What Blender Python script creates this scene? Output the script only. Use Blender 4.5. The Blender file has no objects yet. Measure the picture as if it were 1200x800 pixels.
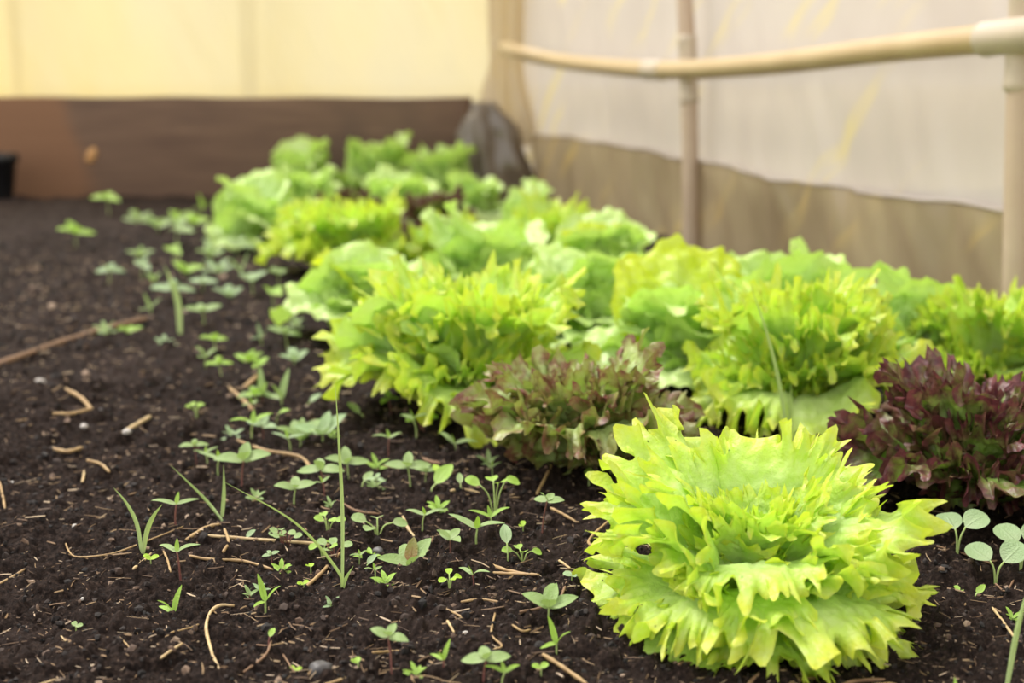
import bpy, math, random
import numpy as np
from mathutils import Vector, Matrix, Euler

random.seed(7)
sc = bpy.context.scene
COL = sc.collection
PI = math.pi
rad = math.radians

# ------------------------------------------------------------------ camera
CAM_H, PITCH, FPX = 0.441, math.atan((400 - 90) / 1666.67), 1666.67
cam_d = bpy.data.cameras.new('camera')
cam = bpy.data.objects.new('camera', cam_d)
COL.objects.link(cam)
cam_d.lens, cam_d.sensor_width = 50, 36
cam_d.clip_start = 0.02
cam.location = (0, 0, CAM_H)
cam.rotation_euler = (PI / 2 - PITCH, 0, 0)
cam_d.dof.use_dof = True
cam_d.dof.focus_distance = 1.27
cam_d.dof.aperture_fstop = 4.2
sc.camera = cam
cp, sp = math.cos(PITCH), math.sin(PITCH)


def ray(x, y):
    cx, cy = (x - 600) / FPX, (400 - y) / FPX
    return cx, cp + cy * sp, -sp + cy * cp


def gp(x, y, z=0.0):
    """ground point seen at a place of the photograph"""
    dx, dy, dz = ray(x, y)
    k = (z - CAM_H) / dz
    return dx * k, dy * k


def at_depth(x, y, Y):
    dx, dy, dz = ray(x, y)
    k = Y / dy
    return dx * k, Y, CAM_H + dz * k


# ------------------------------------------------------------------ noise
_perm = np.random.RandomState(3).permutation(256)
_perm = np.concatenate([_perm, _perm])
_ang = np.random.RandomState(4).rand(256) * 2 * PI


def pnoise(x, y, seed=0):
    x = np.asarray(x, float) + seed * 17.31
    y = np.asarray(y, float) + seed * 9.77
    xi, yi = np.floor(x).astype(int), np.floor(y).astype(int)
    xf, yf = x - xi, y - yi
    u, v = xf * xf * xf * (xf * (xf * 6 - 15) + 10), yf * yf * yf * (yf * (yf * 6 - 15) + 10)

    def g(ix, iy, fx, fy):
        a = _ang[_perm[_perm[ix & 255] + (iy & 255)]]
        return np.cos(a) * fx + np.sin(a) * fy
    n00, n10 = g(xi, yi, xf, yf), g(xi + 1, yi, xf - 1, yf)
    n01, n11 = g(xi, yi + 1, xf, yf - 1), g(xi + 1, yi + 1, xf - 1, yf - 1)
    a = n00 + u * (n10 - n00)
    b = n01 + u * (n11 - n01)
    return a + v * (b - a)


def fbm(x, y, seed=0, octs=4, gain=0.5):
    s, a, f = 0, 1, 1
    for i in range(octs):
        s = s + a * pnoise(np.asarray(x) * f, np.asarray(y) * f, seed + i)
        a *= gain
        f *= 2.03
    return s


_cr = np.random.RandomState(11).rand(256, 3)


def domes(x, y, size, seed, cover=0.8):
    """rounded clods: height of the nearest cell's dome"""
    X, Y = np.asarray(x) / size + seed * 31.7, np.asarray(y) / size + seed * 13.3
    xi, yi = np.floor(X).astype(int), np.floor(Y).astype(int)
    best = np.zeros(X.shape)
    for i in (-1, 0, 1):
        for j in (-1, 0, 1):
            k = _perm[_perm[(xi + i) & 255] + ((yi + j) & 255)]
            rr = _cr[k]
            dx, dy = xi + i + rr[..., 0] - X, yi + j + rr[..., 1] - Y
            R = 0.25 + 0.5 * rr[..., 2]
            h = np.sqrt(np.maximum(0, R * R - (dx * dx + dy * dy)))
            h = np.where(rr[..., 2] < cover, h, 0)
            best = np.maximum(best, h)
    return best * size


def soil_macro(x, y):
    x, y = np.asarray(x, float), np.asarray(y, float)
    return 0.020 * fbm(x * 2.1, y * 2.1, 5, 3) + 0.010 * fbm(x * 9, y * 9, 8, 3)


def soil_h(x, y):
    x, y = np.asarray(x, float), np.asarray(y, float)
    wx = x + 0.007 * pnoise(x * 55, y * 55, 1) + 0.003 * pnoise(x * 190, y * 190, 6)
    wy = y + 0.007 * pnoise(x * 55, y * 55, 2) + 0.003 * pnoise(x * 190, y * 190, 7)
    m = 0.5 + 0.9 * pnoise(x * 5, y * 5, 21)
    h = soil_macro(x, y)
    h = h + 0.60 * np.clip(m, 0.1, 1) * domes(wx, wy, 0.050, 1, 0.55)
    h = h + 0.60 * domes(wx, wy, 0.024, 2, 0.7)
    h = h + 0.50 * domes(wx, wy, 0.0115, 3, 0.8)
    h = h + 0.35 * domes(wx, wy, 0.0060, 4, 0.9)
    h = h + 0.0042 * fbm(x * 110, y * 110, 31, 4, 0.62)
    return h - 0.010


def sh(x, y):
    return float(soil_h(np.array([x]), np.array([y]))[0])


# ------------------------------------------------------------------ mesh helpers
def mesh_np(name, V, F, mat=None, uv=None, smooth=True):
    """V n x 3, F m x 4 (or m x 3) index arrays"""
    V = np.asarray(V, np.float32)
    F = np.asarray(F, np.int32)
    me = bpy.data.meshes.new(name)
    me.vertices.add(len(V))
    me.vertices.foreach_set('co', V.ravel())
    k = F.shape[1]
    me.loops.add(F.size)
    me.loops.foreach_set('vertex_index', F.ravel())
    me.polygons.add(len(F))
    me.polygons.foreach_set('loop_start', np.arange(0, F.size, k, dtype=np.int32))
    me.polygons.foreach_set('loop_total', np.full(len(F), k, np.int32))
    me.polygons.foreach_set('use_smooth', np.full(len(F), smooth, bool))
    if uv is not None:
        l = me.uv_layers.new(name='UVMap')
        l.data.foreach_set('uv', np.asarray(uv, np.float32)[F.ravel()].ravel())
    me.update(calc_edges=True)
    if mat:
        me.materials.append(mat)
    return me


def grid_faces(n, m, off=0, wrap=False):
    """n rows of m points"""
    i = np.arange(n - 1)[:, None]
    j = np.arange(m if wrap else m - 1)[None, :]
    j2 = (j + 1) % m
    f = np.stack([i * m + j, i * m + j2, (i + 1) * m + j2, (i + 1) * m + j], -1)
    return f.reshape(-1, 4) + off


class MB:
    """collects shapes that become ONE mesh object"""

    def __init__(self):
        self.V, self.F, self.U, self.n = [], [], [], 0

    def add(self, V, F, U=None):
        V = np.asarray(V, float)
        self.V.append(V)
        self.F.append(np.asarray(F, int) + self.n)
        self.U.append(np.zeros((len(V), 2)) if U is None else np.asarray(U, float))
        self.n += len(V)
        return self

    def mesh(self, name, mat, smooth=True):
        return mesh_np(name, np.concatenate(self.V), np.concatenate(self.F), mat, np.concatenate(self.U), smooth)

    def build(self, name, mat, parent=None, smooth=True, loc=(0, 0, 0)):
        return link(name, self.mesh(name, mat, smooth), parent, loc)


def link(name, me, parent=None, loc=(0, 0, 0)):
    o = bpy.data.objects.new(name, me)
    COL.objects.link(o)
    o.location = loc
    if parent:
        o.parent = parent
    return o


def tag(o, label=None, cat=None, group=None, kind=None):
    if label:
        o['label'] = label
    if cat:
        o['category'] = cat
    if group:
        o['group'] = group
    if kind:
        o['kind'] = kind
    return o


def thing(name, label, cat, loc=(0, 0, 0), group=None):
    o = bpy.data.objects.new(name, None)
    COL.objects.link(o)
    o.empty_display_size = 0.02
    o.location = loc
    return tag(o, label, cat, group)


def tube(P, R, sides=8, cap=True):
    """swept tube along points P with radii R: vertices, quad faces"""
    P = np.asarray(P, float)
    R = np.broadcast_to(np.asarray(R, float), (len(P),)).copy()
    if cap:
        P = np.concatenate([P[:1], P, P[-1:]])
        R = np.concatenate([[R[0] * 0.02], R, [R[-1] * 0.02]])
    T = np.gradient(P, axis=0)
    T[0] = T[1] if cap else T[0]
    T[-1] = T[-2] if cap else T[-1]
    T /= np.maximum(np.linalg.norm(T, axis=1, keepdims=True), 1e-9)
    ref = np.array([0, 0, 1.0]) if abs(T[len(T) // 2][2]) < 0.85 else np.array([1.0, 0, 0])
    A = np.cross(T, ref)
    A /= np.maximum(np.linalg.norm(A, axis=1, keepdims=True), 1e-9)
    B = np.cross(A, T)
    th = np.linspace(0, 2 * PI, sides, endpoint=False)
    V = P[:, None] + R[:, None, None] * (np.cos(th)[None, :, None] * A[:, None] + np.sin(th)[None, :, None] * B[:, None])
    return V.reshape(-1, 3), grid_faces(len(P), sides, wrap=True)


def smooth_path(P, n=14):
    """Catmull-Rom through P"""
    P = np.asarray(P, float)
    if len(P) == 2:
        return P[0] + np.linspace(0, 1, n)[:, None] * (P[1] - P[0])
    Q = np.concatenate([[2 * P[0] - P[1]], P, [2 * P[-1] - P[-2]]])
    out = []
    seg = max(2, n // (len(P) - 1))
    for i in range(1, len(Q) - 2):
        for t in np.linspace(0, 1, seg, endpoint=False):
            a, b, c, d = Q[i - 1], Q[i], Q[i + 1], Q[i + 2]
            out.append(0.5 * (2 * b + (c - a) * t + (2 * a - 5 * b + 4 * c - d) * t * t + (3 * b - a - 3 * c + d) * t ** 3))
    out.append(P[-1])
    return np.array(out)


# ------------------------------------------------------------------ materials
def new_mat(name):
    m = bpy.data.materials.new(name)
    m.use_nodes = True
    nt = m.node_tree
    nt.nodes.clear()
    return m, nt


def N(nt, t, **kw):
    n = nt.nodes.new(t)
    for k, v in kw.items():
        if k in n.inputs:
            n.inputs[k].default_value = v
        else:
            setattr(n, k, v)
    return n


def L(nt, a, b):
    nt.links.new(a, b)


def ramp(nt, fac, stops):
    r = nt.nodes.new('ShaderNodeValToRGB')
    el = r.color_ramp.elements
    while len(el) < len(stops):
        el.new(0.5)
    for e, (p, c) in zip(el, stops):
        e.position = p
        e.color = (*c, 1)
    L(nt, fac, r.inputs[0])
    return r.outputs[0]


def mixc(nt, fac, a, b, mode='MIX'):
    n = nt.nodes.new('ShaderNodeMix')
    n.data_type, n.blend_type = 'RGBA', mode
    for s, v in ((0, fac), (6, a), (7, b)):
        if hasattr(v, 'is_linked'):
            L(nt, v, n.inputs[s])
        else:
            n.inputs[s].default_value = v if s == 0 else (*v, 1)
    return n.outputs[2]


def math_n(nt, op, a, b=None, c=None):
    n = nt.nodes.new('ShaderNodeMath')
    n.operation = op
    for i, v in enumerate((a, b, c)):
        if v is None:
            continue
        if hasattr(v, 'is_linked'):
            L(nt, v, n.inputs[i])
        else:
            n.inputs[i].default_value = v
    return n.outputs[0]


def noise(nt, vec, scale, detail=4, rough=0.55):
    n = N(nt, 'ShaderNodeTexNoise', Scale=scale, Detail=detail, Roughness=rough)
    if vec is not None:
        L(nt, vec, n.inputs['Vector'])
    return n.outputs['Fac']


def smoothrange(nt, v, a, b, lo=0.0, hi=1.0):
    n = nt.nodes.new('ShaderNodeMapRange')
    n.interpolation_type = 'SMOOTHSTEP'
    L(nt, v, n.inputs[0])
    for i, q in enumerate((a, b, lo, hi)):
        n.inputs[i + 1].default_value = q
    return n.outputs[0]


def bump(nt, h, strength=0.3, dist=0.002):
    n = N(nt, 'ShaderNodeBump', Strength=strength, Distance=dist)
    L(nt, h, n.inputs['Height'])
    return n.outputs[0]


def finish(nt, shader):
    o = nt.nodes.new('ShaderNodeOutputMaterial')
    L(nt, shader, o.inputs[0])


def simple_mat(name, col, col2=None, scale=40, rough=0.6, spec=0.4, bump_s=0.2, bump_d=0.001, stretch=None):
    m, nt = new_mat(name)
    tc = nt.nodes.new('ShaderNodeTexCoord')
    v = tc.outputs['Object']
    if stretch:
        mp = nt.nodes.new('ShaderNodeMapping')
        L(nt, v, mp.inputs[0])
        mp.inputs['Scale'].default_value = stretch
        v = mp.outputs[0]
    f = noise(nt, v, scale, 5)
    c = ramp(nt, f, [(0.3, col), (0.7, col2 or col)])
    p = N(nt, 'ShaderNodeBsdfPrincipled', Roughness=rough)
    p.inputs['Specular IOR Level'].default_value = spec
    L(nt, c, p.inputs['Base Color'])
    L(nt, bump(nt, f, bump_s, bump_d), p.inputs['Normal'])
    finish(nt, p.outputs[0])
    return m


def leaf_mat(name, stops, trans, tfac=0.38, rough=0.38, spec=0.45, vein=0.35, vein_col=(0.72, 0.82, 0.42),
             blister=260, red=None, nveins=9, specks=False):
    """lettuce leaf: uv = (across -1..1 as 0..1, base 0 -> rim 1)"""
    m, nt = new_mat(name)
    uv = nt.nodes.new('ShaderNodeUVMap').outputs[0]
    sep = nt.nodes.new('ShaderNodeSeparateXYZ')
    L(nt, uv, sep.inputs[0])
    u, r = sep.outputs[0], sep.outputs[1]
    obj = nt.nodes.new('ShaderNodeTexCoord').outputs['Object']
    n1 = noise(nt, obj, 28, 3)
    n2 = noise(nt, obj, 110, 4)
    rr = math_n(nt, 'ADD', r, math_n(nt, 'MULTIPLY', math_n(nt, 'SUBTRACT', n1, 0.5), 0.35))
    col = ramp(nt, rr, stops)
    col = mixc(nt, math_n(nt, 'MULTIPLY', smoothrange(nt, n2, 0.35, 0.75), 0.35), col, vein_col)
    # veins fanning from the base
    un = math_n(nt, 'ADD', u, math_n(nt, 'MULTIPLY', math_n(nt, 'SUBTRACT', n1, 0.5), 0.10))
    w = math_n(nt, 'ABSOLUTE', math_n(nt, 'SINE', math_n(nt, 'MULTIPLY', math_n(nt, 'SUBTRACT', un, 0.5), nveins * PI)))
    vm = smoothrange(nt, w, 0.02, 0.22, 1.0, 0.0)
    mid = smoothrange(nt, math_n(nt, 'ABSOLUTE', math_n(nt, 'SUBTRACT', u, 0.5)), 0.0, 0.05, 1.0, 0.0)
    vm = math_n(nt, 'MULTIPLY', vm, smoothrange(nt, r, 0.35, 0.85, 0.55, 0.0))
    vm = math_n(nt, 'MAXIMUM', vm, math_n(nt, 'MULTIPLY', mid, smoothrange(nt, r, 0.5, 0.95, 1.0, 0.0)))
    col = mixc(nt, math_n(nt, 'MULTIPLY', vm, vein), col, vein_col)
    tcol = mixc(nt, 0.6, col, trans)
    if red:
        n3 = noise(nt, obj, 42, 5, 0.65)
        lo, hi, dark, mid_c = red
        mk = smoothrange(nt, math_n(nt, 'ADD', math_n(nt, 'MULTIPLY', r, 0.75), math_n(nt, 'MULTIPLY', n3, 0.8)), lo, hi)
        rc = mixc(nt, smoothrange(nt, n2, 0.3, 0.7), dark, mid_c)
        col = mixc(nt, mk, col, rc)
        tcol = mixc(nt, mk, tcol, rc)
    if specks:
        vo = N(nt, 'ShaderNodeTexVoronoi', Scale=95.0)
        L(nt, obj, vo.inputs['Vector'])
        sv = nt.nodes.new('ShaderNodeSeparateXYZ')
        L(nt, vo.outputs['Color'], sv.inputs[0])
        s = math_n(nt, 'MULTIPLY', math_n(nt, 'LESS_THAN', vo.outputs['Distance'], 0.11), math_n(nt, 'GREATER_THAN', sv.outputs[0], 0.9))
        col = mixc(nt, math_n(nt, 'MULTIPLY', s, 0.85), col, (0.05, 0.05, 0.02))
    p = N(nt, 'ShaderNodeBsdfPrincipled', Roughness=rough)
    p.inputs['Specular IOR Level'].default_value = spec
    L(nt, col, p.inputs['Base Color'])
    bl = noise(nt, obj, blister, 3)
    bh = math_n(nt, 'SUBTRACT', bl, math_n(nt, 'MULTIPLY', vm, 0.5))
    bn = bump(nt, bh, 0.55, 0.0025)
    L(nt, bn, p.inputs['Normal'])
    t = nt.nodes.new('ShaderNodeBsdfTranslucent')
    L(nt, tcol, t.inputs[0])
    L(nt, bn, t.inputs['Normal'])
    mx = N(nt, 'ShaderNodeMixShader')
    mx.inputs[0].default_value = tfac
    L(nt, p.outputs[0], mx.inputs[1])
    L(nt, t.outputs[0], mx.inputs[2])
    finish(nt, mx.outputs[0])
    return m


M = {}
M['frilly'] = leaf_mat('frilly_green_leaf',
                       [(0.0, (0.74, 0.82, 0.48)), (0.4, (0.64, 0.79, 0.30)), (0.72, (0.55, 0.76, 0.16)), (0.90, (0.58, 0.76, 0.09)), (1.0, (0.72, 0.75, 0.07))],
                       (0.50, 0.80, 0.02), specks=True)
M['butter'] = leaf_mat('smooth_green_leaf',
                       [(0.0, (0.74, 0.82, 0.48)), (0.35, (0.68, 0.80, 0.42)), (0.75, (0.61, 0.77, 0.31)), (1.0, (0.60, 0.76, 0.22))],
                       (0.50, 0.82, 0.02), rough=0.42, spec=0.55, tfac=0.30, blister=120, vein=0.55, nveins=7, vein_col=(0.66, 0.82, 0.38))
M['yellow'] = leaf_mat('yellow_green_leaf',
                       [(0.0, (0.70, 0.80, 0.32)), (0.5, (0.56, 0.74, 0.04)), (1.0, (0.66, 0.72, 0.02))],
                       (0.70, 0.85, 0.0), rough=0.38, spec=0.45, blister=120, vein=0.4, nveins=7, tfac=0.5)
M['red'] = leaf_mat('red_frilly_leaf',
                    [(0.0, (0.64, 0.72, 0.40)), (0.4, (0.46, 0.58, 0.20)), (0.8, (0.36, 0.46, 0.12)), (1.0, (0.34, 0.32, 0.09))],
                    (0.34, 0.55, 0.02), tfac=0.25, rough=0.36, spec=0.55, vein=0.5, vein_col=(0.55, 0.66, 0.36),
                    red=(1.02, 1.26, (0.15, 0.035, 0.04), (0.32, 0.12, 0.09)))
M['dark_red'] = leaf_mat('dark_red_frilly_leaf',
                         [(0.0, (0.55, 0.66, 0.25)), (0.4, (0.22, 0.40, 0.05)), (0.8, (0.20, 0.32, 0.05)), (1.0, (0.20, 0.22, 0.05))],
                         (0.30, 0.50, 0.02), tfac=0.22, rough=0.36, spec=0.5, vein=0.5, vein_col=(0.50, 0.62, 0.30),
                         red=(0.86, 1.18, (0.085, 0.022, 0.030), (0.20, 0.06, 0.06)))


def weed_mat(name, c1, c2, tr, tfac=0.3):
    return leaf_mat(name, [(0, c1), (0.5, c2), (1, c2)], tr, tfac=tfac, rough=0.42, spec=0.45, vein=0.35, vein_col=c1, blister=600, nveins=1)


M['grey'] = weed_mat('grey_green_leaf', (0.42, 0.52, 0.24), (0.30, 0.43, 0.14), (0.40, 0.60, 0.10))
M['bright'] = weed_mat('bright_green_leaf', (0.42, 0.60, 0.14), (0.34, 0.54, 0.07), (0.42, 0.70, 0.04))
M['lime'] = weed_mat('lime_green_leaf', (0.50, 0.70, 0.10), (0.42, 0.64, 0.04), (0.45, 0.75, 0.02))
M['blue'] = weed_mat('blue_green_leaf', (0.44, 0.55, 0.30), (0.34, 0.48, 0.23), (0.40, 0.58, 0.16))
M['beet'] = weed_mat('bronze_leaf', (0.34, 0.12, 0.06), (0.24, 0.24, 0.06), (0.35, 0.25, 0.03))
M['grass'] = weed_mat('grass_blade', (0.50, 0.62, 0.28), (0.40, 0.54, 0.17), (0.50, 0.68, 0.12))
M['stem_green'] = simple_mat('pale_stem', (0.42, 0.52, 0.20), (0.34, 0.44, 0.12), 200)
M['stem_red'] = simple_mat('purple_stem', (0.16, 0.05, 0.05), (0.24, 0.11, 0.07), 200)
M['stalk'] = simple_mat('lettuce_stalk', (0.55, 0.62, 0.30), (0.45, 0.52, 0.2), 60)
M['straw'] = simple_mat('straw', (0.45, 0.30, 0.13), (0.30, 0.18, 0.08), 120, 0.55, stretch=(1, 1, 1))
M['pale_straw'] = simple_mat('pale_straw', (0.62, 0.46, 0.24), (0.42, 0.28, 0.13), 90, 0.5)
M['twig'] = simple_mat('brown_twig', (0.17, 0.095, 0.05), (0.28, 0.16, 0.09), 90, 0.7, bump_s=0.5)
M['pebble'] = simple_mat('pale_pebble', (0.42, 0.38, 0.34), (0.58, 0.53, 0.48), 150, 0.6)
M['stone'] = simple_mat('dark_stone', (0.05, 0.045, 0.045), (0.10, 0.09, 0.085), 150, 0.5)
M['pvc'] = simple_mat('tan_plastic_pipe', (0.47, 0.34, 0.19), (0.54, 0.41, 0.24), 8, 0.32, 0.5, 0.05)
M['pvc_post'] = simple_mat('dusty_plastic_pipe', (0.45, 0.33, 0.24), (0.52, 0.40, 0.30), 9, 0.42, 0.45, 0.08)
M['pvc_joint'] = simple_mat('pale_plastic_fitting', (0.48, 0.40, 0.31), (0.54, 0.45, 0.35), 10, 0.4, 0.5, 0.05)
M['black'] = simple_mat('black_plastic', (0.008, 0.008, 0.01), (0.014, 0.013, 0.014), 20, 0.45)
M['old_wood'] = simple_mat('outside_post_wood', (0.32, 0.28, 0.22), (0.40, 0.35, 0.28), 6, 0.8, stretch=(6, 6, 0.6))


def soil_mat():
    m, nt = new_mat('dark_soil')
    g = nt.nodes.new('ShaderNodeNewGeometry')
    pos = g.outputs['Position']
    n1 = noise(nt, pos, 6, 4)
    n2 = noise(nt, pos, 240, 5, 0.7)
    n3 = noise(nt, pos, 55, 4)
    c = ramp(nt, n2, [(0.32, (0.006, 0.0038, 0.0031)), (0.50, (0.023, 0.0145, 0.0115)), (0.64, (0.058, 0.037, 0.028)), (0.76, (0.16, 0.105, 0.073))])
    c = mixc(nt, smoothrange(nt, n1, 0.45, 0.75, 0, 0.45), c, (0.060, 0.040, 0.033))
    c = mixc(nt, smoothrange(nt, n3, 0.62, 0.75, 0, 0.4), c, (0.085, 0.052, 0.038))
    p = N(nt, 'ShaderNodeBsdfPrincipled', Roughness=0.85)
    p.inputs['Specular IOR Level'].default_value = 0.12
    L(nt, c, p.inputs['Base Color'])
    L(nt, bump(nt, noise(nt, pos, 420, 6, 0.75), 1.0, 0.0035), p.inputs['Normal'])
    finish(nt, p.outputs[0])
    return m


def debris_mat(name, stops, rough=0.7):
    m, nt = new_mat(name)
    g = nt.nodes.new('ShaderNodeNewGeometry')
    c = ramp(nt, g.outputs['Random Per Island'], stops)
    n = noise(nt, g.outputs['Position'], 400, 3)
    c = mixc(nt, 0.35, c, ramp(nt, n, [(0.3, (0.02, 0.014, 0.01)), (0.7, (0.5, 0.4, 0.28))]), 'OVERLAY')
    p = N(nt, 'ShaderNodeBsdfPrincipled', Roughness=rough)
    L(nt, c, p.inputs['Base Color'])
    finish(nt, p.outputs[0])
    return m


def film_mat(name, base_stops, scale, stretch, through=0.25, gloss=0.08, glint_streak=None, glow=0.0):
    m, nt = new_mat(name)
    g = nt.nodes.new('ShaderNodeTexCoord')
    mp = nt.nodes.new('ShaderNodeMapping')
    L(nt, g.outputs['Object'], mp.inputs[0])
    mp.inputs['Scale'].default_value = stretch
    n1 = noise(nt, mp.outputs[0], scale, 4, 0.6)
    if glow:      # warm glow from outside painted in, yellower towards one end
        sx = nt.nodes.new('ShaderNodeSeparateXYZ')
        L(nt, g.outputs['Object'], sx.inputs[0])
        n1 = math_n(nt, 'ADD', n1, math_n(nt, 'MULTIPLY', math_n(nt, 'ADD', sx.outputs[0], 1.0), glow))
    c = ramp(nt, n1, base_stops)
    if glint_streak:  # yellow streaks paint light reflected off the crinkles of the film
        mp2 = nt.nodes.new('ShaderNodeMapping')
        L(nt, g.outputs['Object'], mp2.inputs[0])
        mp2.inputs['Rotation'].default_value = glint_streak[0]
        mp2.inputs['Scale'].default_value = glint_streak[1]
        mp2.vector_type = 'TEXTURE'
        n2 = noise(nt, mp2.outputs[0], glint_streak[2], 3, 0.5)
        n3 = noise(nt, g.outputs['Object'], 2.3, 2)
        k = math_n(nt, 'MULTIPLY', smoothrange(nt, n2, 0.54, 0.68), smoothrange(nt, n3, 0.40, 0.58, 0, glint_streak[4]))
        c = mixc(nt, k, c, glint_streak[3])
    df = nt.nodes.new('ShaderNodeBsdfDiffuse')
    tr = nt.nodes.new('ShaderNodeBsdfTranslucent')
    tp = nt.nodes.new('ShaderNodeBsdfTransparent')
    gl = N(nt, 'ShaderNodeBsdfGlossy', Roughness=0.28)
    for s in (df, tr, tp):
        L(nt, c, s.inputs[0])
    b = bump(nt, noise(nt, mp.outputs[0], scale * 5, 3), 0.25, 0.01)
    L(nt, b, gl.inputs['Normal'])
    m1 = N(nt, 'ShaderNodeMixShader')
    m1.inputs[0].default_value = 0.5
    L(nt, df.outputs[0], m1.inputs[1])
    L(nt, tr.outputs[0], m1.inputs[2])
    m2 = N(nt, 'ShaderNodeMixShader')
    m2.inputs[0].default_value = through
    L(nt, m1.outputs[0], m2.inputs[1])
    L(nt, tp.outputs[0], m2.inputs[2])
    m3 = N(nt, 'ShaderNodeMixShader')
    m3.inputs[0].default_value = gloss
    L(nt, m2.outputs[0], m3.inputs[1])
    L(nt, gl.outputs[0], m3.inputs[2])
    finish(nt, m3.outputs[0])
    return m


M['soil'] = soil_mat()
M['crumb'] = debris_mat('soil_crumb', [(0, (0.006, 0.004, 0.003)), (0.55, (0.022, 0.0135, 0.011)), (0.82, (0.06, 0.038, 0.029)), (0.93, (0.18, 0.115, 0.08)), (1.0, (0.42, 0.31, 0.23))], 0.85)
M['chaff'] = debris_mat('dry_chaff', [(0, (0.10, 0.055, 0.03)), (0.4, (0.24, 0.145, 0.075)), (0.75, (0.40, 0.27, 0.14)), (1.0, (0.62, 0.52, 0.38))], 0.6)
M['film_back'] = film_mat('backlit_film', [(0.2, (0.66, 0.62, 0.51)), (0.5, (0.75, 0.67, 0.43)), (0.8, (0.84, 0.68, 0.28))], 0.9, (1, 1, 0.4), 0.14, 0.04, glow=-0.22)  # yellow carries the outside glow in the film colour
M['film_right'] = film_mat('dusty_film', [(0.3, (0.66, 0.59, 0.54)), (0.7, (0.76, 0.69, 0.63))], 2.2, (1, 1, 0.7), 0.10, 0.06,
                           glint_streak=((-0.64, 0, 0), (1.0, 1.0, 0.12), 1.5, (0.86, 0.74, 0.40), 0.8))  # reflections on the wall film, drawn into its colour
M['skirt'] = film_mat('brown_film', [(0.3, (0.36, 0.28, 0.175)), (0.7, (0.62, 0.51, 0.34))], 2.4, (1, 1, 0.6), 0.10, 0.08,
                      glint_streak=((-0.64, 0, 0), (1.0, 1.0, 0.12), 1.5, (0.72, 0.55, 0.24), 0.8))  # diagonal light reflections on the skirt, drawn as yellow colour


def board_mat():
    m, nt = new_mat('weathered_board')
    tc = nt.nodes.new('ShaderNodeTexCoord').outputs['Object']
    mp = nt.nodes.new('ShaderNodeMapping')
    L(nt, tc, mp.inputs[0])
    mp.inputs['Scale'].default_value = (0.7, 1, 9)
    g = noise(nt, mp.outputs[0], 4, 6, 0.6)
    c = ramp(nt, g, [(0.3, (0.12, 0.068, 0.044)), (0.55, (0.165, 0.096, 0.060)), (0.75, (0.21, 0.125, 0.080))])
    n2 = noise(nt, tc, 2.2, 3)
    c = mixc(nt, smoothrange(nt, n2, 0.5, 0.7, 0, 0.5), c, (0.075, 0.047, 0.036))
    # sunlight patch on the left end, painted in orange-brown
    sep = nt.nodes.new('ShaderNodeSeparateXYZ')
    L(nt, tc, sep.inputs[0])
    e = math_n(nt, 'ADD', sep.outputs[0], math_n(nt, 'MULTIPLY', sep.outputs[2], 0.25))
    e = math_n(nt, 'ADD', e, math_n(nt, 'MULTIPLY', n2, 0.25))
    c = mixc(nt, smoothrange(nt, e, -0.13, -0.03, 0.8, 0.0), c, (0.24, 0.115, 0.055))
    p = N(nt, 'ShaderNodeBsdfPrincipled', Roughness=0.75)
    L(nt, c, p.inputs['Base Color'])
    L(nt, bump(nt, g, 0.5, 0.004), p.inputs['Normal'])
    finish(nt, p.outputs[0])
    return m


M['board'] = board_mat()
M['lit_knothole'] = simple_mat('orange_hole_light', (0.62, 0.34, 0.13), (0.52, 0.27, 0.10), 60)  # colour of the light coming through the hole
M['sheeting'] = film_mat('grey_brown_sheeting', [(0.3, (0.20, 0.155, 0.115)), (0.7, (0.36, 0.285, 0.21))], 5, (1, 1, 0.5), 0.02, 0.08)
M['corner_film'] = film_mat('beige_film', [(0.3, (0.80, 0.71, 0.54)), (0.7, (0.88, 0.79, 0.62))], 4, (1, 1, 0.4), 0.35, 0.06)
M['field'] = simple_mat('dry_field', (0.42, 0.36, 0.16), (0.55, 0.46, 0.22), 0.6, 0.9)

# ------------------------------------------------------------------ ground
NXg = 1300
s_ = np.linspace(-1.05, 1.05, NXg)
s_ = np.sign(s_) * (0.55 * np.abs(s_) + 0.45 * np.abs(s_) ** 2)
y_ = np.exp(np.concatenate([np.linspace(math.log(0.62), math.log(0.85), 60, endpoint=False), np.linspace(math.log(0.85), math.log(2.1), 780, endpoint=False),
                            np.linspace(math.log(2.1), math.log(5.75), 260)]))
S, Y = np.meshgrid(s_, y_)
X = S * (Y + 0.25)
Z = soil_h(X, Y)
V = np.stack([X, Y, Z], -1).reshape(-1, 3)
floor = link('floor', mesh_np('floor', V, grid_faces(len(y_), NXg), M['soil']))
tag(floor, kind='structure')

q = MB()
a = np.linspace(-60, 60, 40)
gx, gy = np.meshgrid(a, a)
q.add(np.stack([gx, gy + 20, -0.09 + 0 * gx], -1).reshape(-1, 3), grid_faces(40, 40))
tag(q.build('ground_outside', M['field']), kind='structure')

WM, WY = 0.245, 5.44


def wall_x(y, off=0.0):
    return WM * (WY - y) + off


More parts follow.
